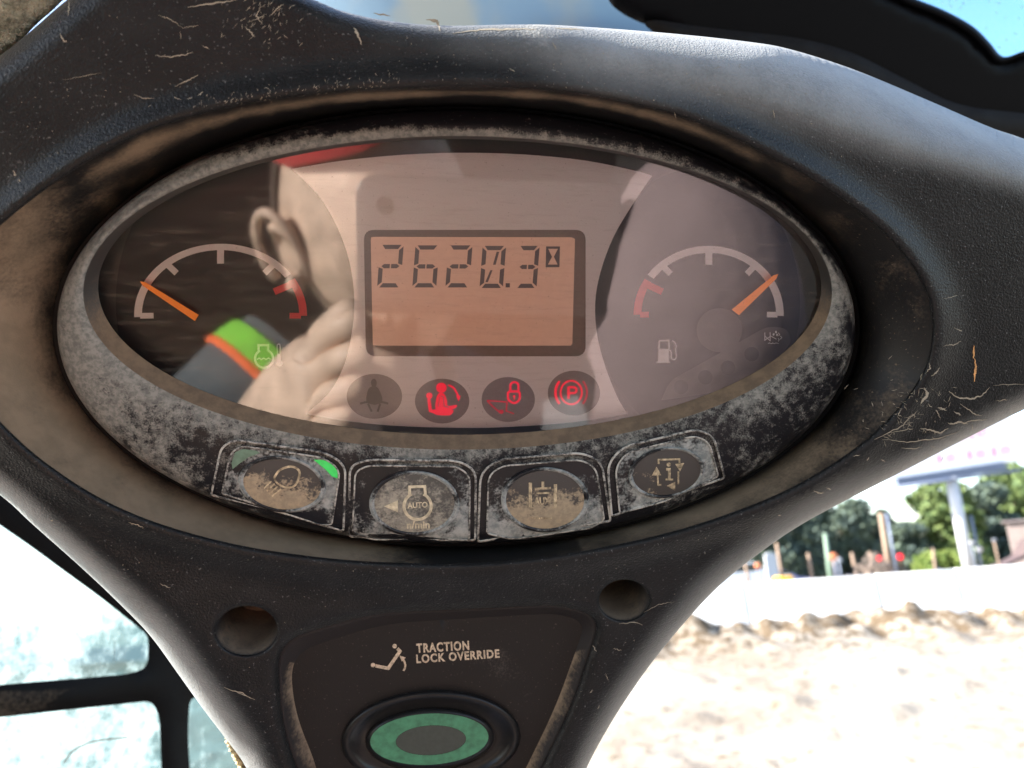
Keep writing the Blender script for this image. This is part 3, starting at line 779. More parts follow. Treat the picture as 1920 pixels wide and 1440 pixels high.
# inner slope of the bezel, silted up along its lower side
mb = MB(); rings, at = [], []
for q in (0.0, 0.25, 0.5, 0.75, 1.0):
    for t in tt:
        g = math.degrees(t) % 360
        low = min(1.0, max(0.0, math.sin(t) + 0.18) * 1.8)
        at.append(0.08 + 0.80 * low)
    rings.append([P(*(np.array(ell_at(LE, t, 1.0)) * (1 - q) + np.array(ell_at(CR, t, 1.0)) * q), 0.0003 + (0.0044 - 0.0003) * q) for t in tt])
mb.loft(rings, att=at)
o = mb.build('bezel_lip', M['silt'], cluster, label='inner slope of the bezel, silted brown along the bottom'); fix_normals(o)

lens_dust = lambda x, y: 0.42 * max(0, 1 - abs(((x - LE[0]) / LE[2]) ** 2 + ((y - LE[1]) / LE[3]) ** 2 - 1.0) / 0.10) * (1.0 if y > 560 else 0.25) * (1.0 if 380 < x < 1150 else 0.5)
mb = MB(); patch(mb, ellipse(*LE, 96), 0.0002, step=26, att=lens_dust)
mb.build('lens', M['lens'], cluster)

DIAL_H = -0.0075
# well behind the lens
mb = MB()
mb.loft([[P(*ell_at(LE, t, 1.004), h) for t in tt] for h in (0.0004, -0.002, -0.005, -0.0085)])
o = mb.build('well_wall', M['dial_ring'], cluster); fix_normals(o)
mb = MB(); patch(mb, ellipse(*LE[:2], LE[2] * 1.02, LE[3] * 1.02, 96), -0.0082); mb.build('back_plate', M['dial_ring'], cluster)
# the silver printed centre plate
plate_out = catmull([(548, 318), (640, 303), (750, 292), (860, 288), (980, 291), (1100, 303), (1200, 324), (1222, 331)], 4, False)
right_edge = catmull([(1222, 331), (1185, 385), (1150, 445), (1126, 510), (1116, 568), (1120, 630), (1136, 690), (1158, 745), (1176, 775)], 4, False)
bot_edge = catmull([(1176, 775), (1080, 790), (960, 799), (860, 801), (740, 797), (640, 787), (575, 775)], 4, False)
left_edge = catmull([(575, 775), (618, 735), (646, 682), (661, 615), (664, 555), (655, 490), (632, 425), (596, 365), (548, 318)], 4, False)
sil_out = plate_out[:-1] + right_edge[:-1] + bot_edge[:-1] + left_edge[:-1]
LCD_OUT = round_poly([(682, 431), (1098, 431), (1098, 668), (686, 668)], 20)
LAMPS = [(702, 743, 52, 42), (829, 752, 51, 42), (953, 749, 50, 42), (1076, 737, 49, 42)]
mb = MB(); patch(mb, sil_out, -0.0060, holes=[LCD_OUT] + [ellipse(x, y, a, b, 40) for x, y, a, b in LAMPS], skirt=0.0012)
face = mb.build('centre_plate', M['silver'], cluster, smooth=False)
mb = MB(); stroke(mb, plate_out, 3.2, -0.0058); mb.build('edge_line', M['print'], face, smooth=False)
mb = MB(); stroke(mb, bot_edge, 2.6, -0.0058)
mb.build('edge_line', M['print'], face, smooth=False)

# dials
def dial(cx, cy, a, b, hub, mirror, label, nd_, arcc):
    ox, oy, rx, ry, sx, sy = arcc
    g = empty('gauge', label=label); g.parent = cluster
    mb = MB(); patch(mb, ellipse(cx, cy, a, b, 72), DIAL_H, skirt=0.0006); mb.build('dial_face', M['dial'], g, smooth=False)
    ph = DIAL_H + 0.00015
    def pt(t, k): return (ox + (-1 if mirror else 1) * rx * k * math.cos(R(t)), oy - ry * k * math.sin(R(t)))
    ko, ki = 1.0, 1 - 14.5 / rx
    def seg(t0, t1, n=28): return [pt(t0 + (t1 - t0) * k / n, (ko + ki) / 2) for k in range(n + 1)]
    mb = MB()
    # white sweep, from the low end round to the red zone
    out = [pt(180 + 2 - (178 - 31) * 0 - (180 + 2 - 35) * k / 40, ko) for k in range(41)]
    inn = [pt(180 + 2 - (180 + 2 - 35) * k / 40, ki) for k in range(41)]
    patch(mb, out + inn[::-1], ph)
    def tick(t, k, w):
        p, q = Vector(pt(t, ki + 0.02)), Vector(pt(t, k)); stroke(mb, [tuple(p), tuple(q)], w, ph)
    tick(90, 0.72, 13); tick(131, 0.775, 11.5); tick(49, 0.775, 11.5); tick(181, 0.775, 10.5)
    mb.build('scale_arc', M['print'], g, smooth=False)
    mb = MB()
    out = [pt(31 - (31 + 1) * k / 16, ko) for k in range(17)]; inn = [pt(31 - 32 * k / 16, ki) for k in range(17)]
    patch(mb, out + inn[::-1], ph)
    tick(27.5, 0.70, 13); tick(-1, 0.80, 10.5)
    mb.build('red_zone', M['print_red'], g, smooth=False)
    hx, hy, hr = hub
    mb = MB(); patch(mb, ellipse(hx, hy, hr, hr * 0.96, 40), DIAL_H + 0.0012, skirt=0.0012, puff=6, puff_h=0.0003)
    mb.build('hub', M['dial'] if not mirror else M['grey_strip'], g)
    bx0, by0, bx1, by1, tx, ty = nd_
    B0, B1, T = Vector((bx0, by0)), Vector((bx1, by1)), Vector((tx, ty)); mid = (B0 + B1) / 2; u = (T - mid).normalized(); w = Vector((-u.y, u.x))
    out = [tuple(B0), tuple(B1), tuple(T - u * 9 - w * 4.2 * (1 if (B1 - mid).dot(w) < 0 else -1)), tuple(T), tuple(T - u * 9 + w * 4.2 * (1 if (B1 - mid).dot(w) < 0 else -1))]
    mb = MB(); patch(mb, out, -0.0048, skirt=0.0007); mb.build('needle', M['needle'], g, smooth=False)
    return g
gl = dial(440, 566, 223, 282, (410, 622, 46), False, 'temperature gauge, needle low on the white scale, red zone at its right', (365.5, 602, 372.5, 590.5, 262.5, 527.5), (413.5, 590, 162, 133, 1, 1))
gr = dial(1307, 568, 193, 252, (1349, 619, 43), True, 'fuel gauge, needle near full at the right, red zone at its left', (1385.5, 591, 1372, 580.5, 1459.5, 513.5), (1329, 588, 140.5, 127, 1, 1))
ph = DIAL_H + 0.00015
# temperature symbol
mb = MB()
cir = arc_pts(495.2, 672.5, 17.0, 17.0, 117, 423, 30)
stroke(mb, [(484.8, 648), (484.8, 658)] + [] , 4.2, ph); stroke(mb, [(502.9, 648), (502.9, 658)], 4.2, ph); stroke(mb, [(482.7, 647.2), (505, 647.2)], 4.2, ph)
stroke(mb, cir, 4.4, ph)
stroke(mb, [(482, 674), (486, 671.5), (490, 674), (494.5, 671.5), (499, 674), (503.5, 671.5), (508, 674)], 2.6, ph)
stroke(mb, arc_pts(522.5, 648, 2.8, 3, 180, 0, 8), 1.7, ph); stroke(mb, [(519.7, 648), (520.3, 678)], 1.7, ph); stroke(mb, [(525.3, 648), (525.8, 678)], 1.7, ph)
stroke(mb, [(523, 663), (523, 680)], 5, ph); patch(mb, ellipse(524, 681.5, 5.8, 5.8, 20), ph)
mb.build('symbol', M['print'], gl, smooth=False)
# fuel pump symbol
mb = MB()
patch(mb, [(1234.5, 654), (1254.5, 654), (1254.5, 679), (1233.5, 679)], ph)
stroke(mb, [(1235.6, 655), (1236.3, 639), (1254, 638.6), (1254.5, 655)], 2.8, ph); stroke(mb, [(1231.5, 679), (1256, 679)], 2.6, ph)
stroke(mb, catmull([(1260, 638.5), (1265, 642), (1268, 648.5), (1266.8, 655), (1268, 668), (1266, 673.5), (1261.5, 674), (1258.6, 671), (1258.3, 660), (1255.5, 656)], 4, False), 2.3, ph)
mb.build('symbol', M['print'], gr, smooth=False)
# exhaust fluid symbol and the strip of four unlit lamps
st = round_poly([(1239, 751), (1256, 714), (1440, 611), (1476, 616), (1484, 640), (1440, 700), (1350, 735)], [3, 16, 20, 14, 10, 40, 40])
mb = MB(); patch(mb, st, DIAL_H + 0.0004, skirt=0.0004); strip = mb.build('lamp_strip', M['grey_strip'], cluster, smooth=False)
for x, y in ((1277, 725.5), (1322.5, 707.5), (1365, 689.5), (1409.5, 664)):
    mb = MB(); patch(mb, ellipse(x, y, 13.5, 13.5, 28), DIAL_H + 0.00055); mb.build('unlit_lamp', M['dial'], strip, smooth=False)
mb = MB(); hh = DIAL_H + 0.00055
stroke(mb, [(1434, 623.5), (1434, 639)], 1.5, hh); stroke(mb, [(1434, 630), (1444, 639)], 1.3, hh); stroke(mb, [(1444, 623), (1444, 640)], 1.5, hh); stroke(mb, [(1434, 638), (1445, 630), (1456, 636)], 1.3, hh)
for x, y in ((1455, 622.5), (1450.5, 627), (1457, 628)): patch(mb, ellipse(x, y, 1.8, 2.4, 10), hh)
stroke(mb, [(1459, 624), (1462, 627), (1460, 630)], 1.3, hh); stroke(mb, [(1463, 630), (1466, 633), (1463, 636)], 1.3, hh); stroke(mb, [(1459, 634), (1461, 637), (1459, 640)], 1.3, hh)
stroke(mb, [(1440, 644), (1443, 643), (1446, 644.5), (1449, 643), (1452, 644.5), (1455, 643), (1460, 644)], 1.3, hh)
mb.build('symbol', M['print'], strip, smooth=False)

# display
disp = empty('display', label='amber hour meter display reading 2620.3 with an hourglass'); disp.parent = cluster
LCD_IN = round_poly([(695, 444), (1078, 445), (1073, 648), (699, 648)], 3)
mb = MB(); A, B = by_angle(LCD_OUT, (890, 550), 240), by_angle(LCD_IN, (890, 550), 240)
mb.loft([[P(x, y, h) for x, y in A] for h in (-0.0060, -0.0064)] + [[P(a[0] + (b[0] - a[0]) * t, a[1] + (b[1] - a[1]) * t, -0.0064 - 0.0014 * t) for a, b in zip(A, B)] for t in (0.1, 0.5, 1.0)])
o = mb.build('display_frame', M['lcd_rim'], disp); fix_normals(o)
LH = -0.0078
mb = MB(); patch(mb, [(885 + (x - 885) * 1.01, 546 + (y - 546) * 1.01) for x, y in LCD_IN], LH); mb.build('screen', M['lcd'], disp, smooth=False)
SEG = {'2': 'abged', '6': 'afgedc', '0': 'abcdef', '3': 'abgcd'}
def digit(ch, x0, x1, y0, y1, slash=False):
    mb = MB(); th = 8.0; g = 2.0; sl = 6.0
    ym = (y0 + y1) / 2
    X = lambda x, y: x - sl * (y - y0) / (y1 - y0)
    def q(pts): patch(mb, [(X(x, y), y) for x, y in pts], LH + 0.00008)
    for s in SEG[ch]:
        if s == 'a': q([(x0 + g + 2, y0), (x1 - g - 2, y0), (x1 - g - th, y0 + th), (x0 + g + th, y0 + th)])
        if s == 'd': q([(x0 + g + th, y1 - th), (x1 - g - th, y1 - th), (x1 - g - 2, y1), (x0 + g + 2, y1)])
        if s == 'g':
            xm = (x0 + x1) / 2
            q([(x0 + g + 3, ym), (x0 + g + th, ym - th / 2), (xm - 1.2, ym - th / 2), (xm - 1.2, ym + th / 2), (x0 + g + th, ym + th / 2)])
            q([(xm + 1.2, ym - th / 2), (x1 - g - th, ym - th / 2), (x1 - g - 3, ym), (x1 - g - th, ym + th / 2), (xm + 1.2, ym + th / 2)])
        if s == 'f': q([(x0, y0 + g + 1), (x0 + th, y0 + th + 2), (x0 + th, ym - th / 2 - 1), (x0, ym - g)])
        if s == 'e': q([(x0, ym + g), (x0 + th, ym + th / 2 + 1), (x0 + th, y1 - th - 2), (x0, y1 - g - 1)])
        if s == 'b': q([(x1, y0 + g + 1), (x1, ym - g), (x1 - th, ym - th / 2 - 1), (x1 - th, y0 + th + 2)])
        if s == 'c': q([(x1, ym + g), (x1, y1 - g - 1), (x1 - th, y1 - th - 2), (x1 - th, ym + th / 2 + 1)])
    if slash:
        q([(x1 - 12, y0 + th + 3), (x1 - 17, y0 + th + 3), (x1 - 22, ym - 4), (x1 - 17, ym - 4)]); q([(x0 + 18, ym + 6), (x0 + 22, ym + 6), (x0 + 15, y1 - th - 3), (x0 + 10, y1 - th - 3)])
    mb.build('digit', M['lcd_seg'], disp, smooth=False)
digit('2', 713, 757, 459, 539); digit('6', 779, 824, 460, 539); digit('2', 841, 886, 460, 539); digit('0', 905, 949, 461, 540, True); digit('3', 972, 1012, 461, 540)
mb = MB(); patch(mb, [(948, 531), (956, 531), (956, 539), (948, 539)], LH + 0.00008); mb.build('decimal_point', M['lcd_seg'], disp, smooth=False)
mb = MB(); patch(mb, [(1024, 462), (1050, 462), (1049, 501), (1023, 501)], LH + 0.00008, holes=[[(1028, 466.5), (1046, 466.5), (1038.5, 481.5), (1045.5, 496), (1027.5, 496), (1035, 481.5)]])
mb.build('hourglass_symbol', M['lcd_seg'], disp, smooth=False)

# warning lamps
def lamp(i, label):
    x, y, a, b = LAMPS[i]
    g = empty('warning_lamp', label=label); g.parent = cluster
    mb = MB(); patch(mb, ellipse(x, y, a * 1.01, b * 1.01, 40), -0.0063); mb.build('lamp_window', M['dark_lamp'], g, smooth=False)
    return g
wh = -0.00622
g = lamp(0, 'unlit seat belt warning lamp')
mb = MB(); patch(mb, ellipse(701, 718, 5.5, 8, 20), wh); patch(mb, catmull([(698, 724), (704, 724), (711, 731), (717, 752), (700, 757), (687, 752), (690, 731)], 4), wh)
stroke(mb, catmull([(675, 757), (688, 754), (702, 757), (716, 754), (728, 757)], 4, False), 4, wh + 0.00006); stroke(mb, [(690, 757), (697, 772)], 4, wh); stroke(mb, [(713, 757), (708, 772)], 4, wh)
mb.build('symbol', M['symbol_dark'], g, smooth=False)
g = lamp(1, 'red lit seat bar warning lamp')
mb = MB(); patch(mb, ellipse(827.5, 727, 10, 9.5, 28), wh)
patch(mb, catmull([(822, 738), (832, 738), (838, 750), (840, 761), (856, 759), (854, 765), (838, 769), (818, 768), (817, 752)], 4), wh)
patch(mb, ellipse(805, 742, 6, 6, 20), wh); stroke(mb, [(804, 748), (807, 770), (820, 774)], 6, wh); patch(mb, catmull([(812, 768), (848, 768), (846, 777), (836, 779), (816, 777)], 4), wh)
stroke(mb, catmull([(841, 722), (851, 728), (859, 742)], 5, False), 3.6, wh); patch(mb, [(855, 742), (864, 742), (860, 753)], wh)
mb.build('symbol', M['symbol_lit'], g, smooth=False)
mb = MB(); stroke(mb, [(826, 742), (831, 744), (833, 762), (842, 764)], 1.4, wh + 0.0001); stroke(mb, [(824, 744), (822, 762)], 1.2, wh + 0.0001)
mb.build('symbol_line', M['dark_lamp'], g, smooth=False)
g = lamp(2, 'red lit lock and bucket warning lamp')
mb = MB(); stroke(mb, round_poly([(952.5, 734), (974.5, 734), (974.5, 750), (964, 757), (952.5, 750)], 5), 4.2, wh, closed=True)
stroke(mb, [(957, 733), (957, 724)] + arc_pts(964.5, 723, 7.5, 6.5, 180, 0, 10) + [(972, 733)], 4, wh)
patch(mb, ellipse(964, 743, 2.6, 2.6, 14), wh); stroke(mb, [(964, 744), (964, 750)], 2, wh)
mb.build('symbol', M['symbol_lit'], g, smooth=False)
mb = MB(); stroke(mb, [(913, 751), (951, 754), (949, 772)], 2.8, wh); stroke(mb, [(914, 752), (924, 762), (938, 774)], 2.8, wh); patch(mb, ellipse(940, 772, 4.5, 4, 16), wh); stroke(mb, [(948, 770), (964, 776)], 2.2, wh)
mb.build('bucket_symbol', M['symbol_dim'], g, smooth=False)
g = lamp(3, 'red lit parking brake warning lamp')
mb = MB(); stroke(mb, arc_pts(1071, 736, 20, 22, 0, 360, 40)[:-1], 3.6, wh, closed=True)
stroke(mb, [(1066, 748), (1066, 725)], 5, wh); stroke(mb, [(1066, 726), (1075, 726)] + arc_pts(1075, 731.5, 6, 5.5, 80, -80, 8) + [(1066, 737)], 4.4, wh)
stroke(mb, arc_pts(1071, 736, 29.5, 31, 137, 223, 14), 5, wh)
mb.build('symbol', M['symbol_lit'], g, smooth=False)
mb = MB(); stroke(mb, arc_pts(1071, 736, 29.5, 31, 43, -43, 14), 3.6, wh); mb.build('brake_arc', M['symbol_dim'], g, smooth=False)

# push buttons along the bottom of the bezel
def shrink(pts, cx, cy, k): return [(cx + (x - cx) * k, cy + (y - cy) * k) for x, y in pts]
def button(outer, pad, rads, el, rot, top_mat, dust, label, lamp_pts=None, lamp_mat=None, lamp2=None):
    g = empty('push_button', label=label); g.parent = cluster
    cx, cy, a, b = el
    o = round_poly(outer, rads); p = round_poly(pad, rads)
    mb = MB()
    for lp, w in ((o, 4.2), (p, 3.2)):
        stroke(mb, lp, w, lambda x, y: bez_h(x, y) + 0.0005, closed=True, thick=0.0002)
    mb.build('button_frame', M['pad_edge'], g)
    mb = MB(); patch(mb, p, lambda x, y: bez_h(x, y) + 0.0004, holes=[ellipse(cx, cy, a * 1.03, b * 1.03, 48, rot)], step=14, skirt=0.0006, att=lambda x, y: dust(x, y))
    mb.build('button_pad', M['pad'], g)
    hb = bez_h(cx, cy)
    mb = MB(); rings, at = [], []
    for k, dz in ((1.08, 0.0002), (1.06, 0.0010), (1.03, 0.0014), (0.99, 0.0012), (0.95, 0.0007)):
        e = ellipse(cx, cy, a * k, b * k, 56, rot); rings.append([P(x, y, bez_h(x, y) + dz) for x, y in e]); at += [0.50 + 0.12 * math.sin(i * 0.3) for i in range(56)]
    mb.loft(rings, att=at); q = mb.build('button_ring', M['pad'], g); fix_normals(q)
    mb = MB(); patch(mb, ellipse(cx, cy, a * 0.97, b * 0.97, 56, rot), lambda x, y: bez_h(x, y) + 0.0011 - 0.0004 * (((x - cx) / a) ** 2 + ((y - cy) / b) ** 2), step=10, att=lambda x, y: dust(x, y, True))
    mb.build('button_cap', top_mat, g)
    kh = lambda x, y: bez_h(x, y) + 0.0012 - 0.0004 * (((x - cx) / a) ** 2 + ((y - cy) / b) ** 2)
    for lp, mt in ((lamp_pts, lamp_mat), (lamp2, M['led_dull'])):
        if lp:
            mb = MB(); patch(mb, lp, lambda x, y: bez_h(x, y) + 0.00055, skirt=0.0002); mb.build('indicator', mt, g, smooth=False)
    return g, kh
def dust1(x, y, cap=False):
    if cap: return 0.36 + 0.30 * (y - 890) / 60 + 0.10 * (x < 510)
    return 0.50 + 0.05 * (x > 600) - 0.16 * (y > 955)
g, kh = button([(396, 928), (415, 838), (440, 825), (612, 849), (648, 872), (644, 996)], [(416, 925), (432, 850), (452, 836), (606, 858), (638, 880), (622, 984), (600, 984)], [4, 22, 30, 40, 34, 6, 6], (529, 908, 77, 49), 8, M['key_top'], dust1, 'dust caked headlamp button, green light at its upper right',
               [(588, 862), (603, 862.5), (617, 865), (628, 872), (633, 884), (633, 897), (622, 893), (612, 882)], M['led_green'], [(441, 848), (456, 842), (480, 845), (488, 849), (466, 857), (448, 870), (436, 880), (434, 868)])
mb = MB(); stroke(mb, catmull([(514, 896), (524, 882), (542, 875), (556, 878), (562, 888), (556, 906), (548, 914)], 5, False), 4.2, kh); stroke(mb, catmull([(514, 896), (520, 906), (533, 913), (548, 914)], 5, False), 3.6, kh)
for k in range(4): stroke(mb, [(509 + 6 * k, 902 + 5 * k), (495 + 5 * k, 916 + 5 * k)], 3.0, kh)
mb.build('symbol', M['key_print_dim'], g, smooth=False)
def dust2(x, y, cap=False):
    if cap: return 0.48 + 0.10 * (y - 944) / 58 + 0.12 * max(0, 1 - math.hypot(x - 730, y - 925) / 70)
    return 0.34 + 0.26 * max(0, (y - 935) / 80) + 0.10 * (x > 850)
g, kh = button([(654, 1006), (656, 873), (690, 862), (860, 864), (892, 882), (891, 1013)], [(661, 1000), (666, 884), (690, 873), (858, 875), (881, 892), (880, 1013), (700, 1012)], [8, 30, 26, 30, 30, 6, 10], (777, 944, 79, 57), 0, M['key_grey'], dust2, 'grey engine speed button printed AUTO and n/min')
mb = MB()
stroke(mb, [(768, 927), (768, 913), (796.5, 912), (797.5, 927)], 5.2, kh); stroke(mb, arc_pts(783, 949, 25.5, 25, 116, 424, 34), 5.6, kh)
patch(mb, [(720, 949.5), (746, 938), (746, 960.5)], kh)
text_into(mb, 'AUTO', (764, 953), (802, 951), 10, kh, bold=0.03); text_into(mb, 'n/min', (763, 991), (806, 990), 13, kh, bold=0.03)
mb.build('symbol', M['key_print'], g, smooth=False)
def dust3(x, y, cap=False):
    if cap: return 0.40 + 0.26 * (y - 920) / 50 + 0.06 * (x > 1030)
    return 0.40 + 0.24 * max(0, (y - 900) / 100) - 0.16 * (y < 890)
g, kh = button([(896, 1016), (901, 886), (936, 861), (1092, 849), (1128, 866), (1145, 977)], [(913, 1000), (916, 892), (940, 874), (1090, 862), (1118, 878), (1133, 975), (1110, 990), (960, 1012)], [6, 36, 26, 36, 30, 6, 14, 20], (1022, 937, 77, 57), 0, M['key_top'], dust3, 'dust caked auxiliary button with two upright bars')
mb = MB(); stroke(mb, [(994.5, 905), (994.5, 952)], 6, kh); stroke(mb, [(1041.5, 908), (1041.5, 952)], 6, kh); stroke(mb, [(1003, 917), (1033, 915)], 4.4, kh); stroke(mb, [(1018, 903), (1018, 914)], 5, kh)
stroke(mb, [(1008, 925), (1030, 924)], 3.4, kh)
text_into(mb, 'AUX', (1002, 946), (1032, 945), 13, kh, bold=0.03)
for k in range(9): stroke(mb, [(997 + 4.4 * k, 971 + (k % 2) * 1.2), (999.5 + 4.4 * k, 971.5)], 2.6, kh)
mb.build('symbol', M['key_print_dim'], g, smooth=False)
def dust4(x, y, cap=False):
    if cap: return 0.24 + 0.12 * (x < 1230) + 0.10 * (y - 887) / 40
    return 0.55 - 0.06 * (x < 1190)
g, kh = button([(1147, 968), (1139, 870), (1168, 838), (1306, 805), (1338, 818), (1359, 896)], [(1162, 962), (1154, 876), (1176, 848), (1305, 817), (1330, 830), (1347, 893), (1250, 940)], [6, 34, 26, 30, 34, 6, 30], (1250, 886, 67, 44), -9, M['key_top'], dust4, 'brown information button with arrows circling an i')
mb = MB(); stroke(mb, [(1235, 870), (1235, 862), (1274, 861), (1274, 868)], 3.4, kh); patch(mb, [(1266, 870), (1283, 868), (1275, 884)], kh); patch(mb, [(1222, 892), (1240, 891), (1231, 875)], kh); stroke(mb, [(1233, 891), (1234, 909), (1240, 909)], 3.2, kh)
patch(mb, [(1250, 911), (1266, 903), (1266, 920)], kh); stroke(mb, [(1272, 884), (1272, 908)], 3.2, kh); patch(mb, ellipse(1254, 871, 4, 4, 14), kh); stroke(mb, [(1249, 880), (1255, 880), (1255, 899)], 5, kh); stroke(mb, [(1248, 899), (1262, 899)], 3.4, kh)
mb.build('symbol', M['key_print_dim'], g, smooth=False)

# ================================================================== THE CAB ROUND THE CONSOLE
def mat_sky_sheen():
    m, nt, b, _ = nmat('sky_sheen_paint')
    st = ntex(nt, 18, 3.0, 0.5, stretch=(1.0, 0.25, 1.0, R(-28)))
    f = mapr(nt, st, 0.42, 0.60)
    nt.links.new(mixc(nt, f, (0.30, 0.44, 0.56), (0.50, 0.52, 0.46)), b.inputs['Base Color'])  # blue with tan streaks imitates a glossy reflection of the sky
    b.inputs['Roughness'].default_value = 0.30
    bump(nt, b, ntex(nt, 1500, 2.0), 0.25, 0.0002)
    return m
M['sky_sheen'] = mat_sky_sheen()
def mat_ground():
    m, nt, b, _ = nmat('dirt')
    n1 = ntex(nt, 0.55, 6.0, 0.6, coord='Object'); n2 = ntex(nt, 7.0, 6.0, 0.65, coord='Object')
    at = nd(nt, 'Attribute'); at.attribute_name = 'dust'; dg_ = at.outputs['Fac']
    c = mixc(nt, mapr(nt, n1, 0.35, 0.65), (0.18, 0.15, 0.12), (0.26, 0.235, 0.20))
    c = mixc(nt, mapr(nt, mth(nt, 'ADD', n2, dg_), 0.52, 0.72), c, (0.085, 0.062, 0.04))  # darker soil at random; the attribute adds the berm's painted shade
    nt.links.new(c, b.inputs['Base Color']); b.inputs['Roughness'].default_value = 0.95; b.inputs['Specular IOR Level'].default_value = 0.1
    bump(nt, b, n2, 0.6, 0.05)
    return m
M['dirt'] = mat_ground()
M['barrier'] = simple('white_concrete', (0.74, 0.73, 0.70), 0.8, 0, 0.06, 6)
M['wood'] = simple('weathered_wood', (0.20, 0.14, 0.10), 0.85, 0, 0.25, 9)
M['green_pole'] = simple('green_pole', (0.13, 0.19, 0.14), 0.7, 0, 0.15, 9)
M['steel_white'] = simple('white_steel', (0.42, 0.43, 0.45), 0.5, 0, 0.04, 5)
M['steel_grey'] = simple('grey_steel', (0.13, 0.155, 0.22), 0.5, 0.1, 0.10, 4)
M['board'] = simple('billboard_white', (0.82, 0.80, 0.80), 0.7, 0, 0.03, 2)
M['board_red'] = simple('billboard_red', (0.80, 0.30, 0.42), 0.7, 0, 0.1, 4)
M['bark'] = simple('bark', (0.12, 0.09, 0.065), 0.9, 0, 0.3, 4)
M['signal_body'] = simple('signal_body', (0.02, 0.022, 0.02), 0.5, 0, 0.1, 20)
M['signal_red'] = simple('signal_red', (0.6, 0.01, 0.02), 0.4, 0, 0.0, 20, emit=(1.0, 0.02, 0.03, 0.30))
M['signal_off'] = simple('signal_off', (0.05, 0.04, 0.02), 0.3, 0, 0.0, 20)
M['sign_orange'] = simple('sign_orange', (0.75, 0.24, 0.10), 0.6, 0, 0.1, 20)
M['amber'] = simple('plastic_yellow', (0.80, 0.45, 0.02), 0.5, 0, 0.1, 10)
M['paint_blue'] = simple('paint_violet_blue', (0.16, 0.17, 0.33), 0.35, 0, 0.1, 5)
M['paint_white'] = simple('paint_white', (0.78, 0.78, 0.78), 0.3, 0, 0.03, 5)
M['glass_dark'] = simple('glass_dark', (0.02, 0.025, 0.03), 0.1, 0, 0.0, 5)
M['tyre'] = simple('tyre_rubber', (0.02, 0.02, 0.02), 0.8, 0, 0.1, 30)
M['shed_wall'] = simple('shed_wall', (0.17, 0.135, 0.125), 0.8, 0, 0.08, 3)
M['shed_roof'] = simple('shed_roof', (0.05, 0.03, 0.028), 0.7, 0, 0.15, 3)
M['cab_dark'] = simple('cab_dark', (0.012, 0.012, 0.013), 0.7, 0, 0.15, 20)
M['floor_mat'] = simple('floor_mat', (0.28, 0.29, 0.31), 0.95, 0, 0.2, 20)
M['headliner_dark'] = simple('headliner_dark', (0.10, 0.095, 0.085), 0.9, 0, 0.15, 60)

# stand-in sheet behind the console's top edge, sky reflection painted into its colour
mb = MB()
patch(mb, [(430, -90), (1330, -90), (1330, 150), (430, 150)], lambda x, y: -0.24 - 0.00022 * max(0, 130 - y) - 0.03 * ((x - 860) / 450) ** 2, step=24, skirt=0.01)
tag(mb.build('sheen_sheet', M['sky_sheen'], empty('sky_sheen_backing', MP, label='stand-in sheet over the console top, sky reflection put into its pale blue colour', cat='stand-in sheet')))
# black moulded frame at the upper right
fr = empty('window_frame', MP, label='black moulded window frame curving behind the console at the upper right', cat='window frame')
FR = catmull([(1122, -70), (1132, -35), (1142, 2), (1165, 24), (1200, 42), (1262, 66), (1330, 130), (1500, 230), (1700, 310), (1960, 360), (2300, 430), (2420, 300), (2300, 120), (2050, 76), (1960, 88), (1915, 98), (1884, 109), (1868, 106), (1848, 86), (1815, 56), (1760, 26), (1690, -4), (1630, -36), (1560, -70), (1300, -80)], 5)
mb = MB(); patch(mb, FR, -0.200, step=16, puff=26, puff_h=0.006, skirt=0.03, att=lambda x, y: 0.1)
mb.build('moulding', M['frame_black'], fr)
mb = MB(); LO = catmull([(1212, 50), (1230, 38), (1300, 48), (1400, 60), (1500, 72), (1600, 100), (1700, 150), (1800, 196), (1940, 215), (2100, 240), (2100, 330), (1900, 300), (1700, 250), (1500, 160), (1300, 100)], 4)
patch(mb, LO, -0.192, step=16, puff=20, puff_h=0.004, skirt=0.01); mb.build('gasket', M['rubber'], fr)
mb = MB()
rim = catmull([(1560, -70), (1640, -32), (1700, -1), (1764, 25), (1818, 55), (1850, 86), (1868, 108), (1884, 112), (1915, 101), (1960, 92), (2060, 80)], 5, False)
rings = []
for dx, dy, h in ((-7, 9, -0.2045), (-2, 4, -0.1990), (3, -2, -0.1990), (6, -6, -0.2050)):
    rings.append([P(x + dx, y + dy, h) for x, y in rim])
mb.loft(rings, closed=False); o = mb.build('edge_trim', M['frame_black'], fr); fix_normals(o)
mb = MB(); patch(mb, [(1500, -110), (2450, -110), (2450, 240), (1650, 240)], -0.26, step=90)
pane = mb.build('roof_window', M['roof_glass'], empty('skylight', MP, label='blue tinted window pane at the top right corner', cat='window'))
mb = MB()
for k in range(46):
    x, y = rng.uniform(1740, 1925), rng.uniform(-20, 100); t = rng.gauss(-0.6, 0.5); l = rng.uniform(1.5, 5)
    stroke(mb, [(x, y), (x + l * math.cos(t), y + l * math.sin(t))], rng.uniform(0.8, 1.6), -0.2590)
tag(mb.build('specks', M['scuff'], pane, smooth=False), kind='stuff')
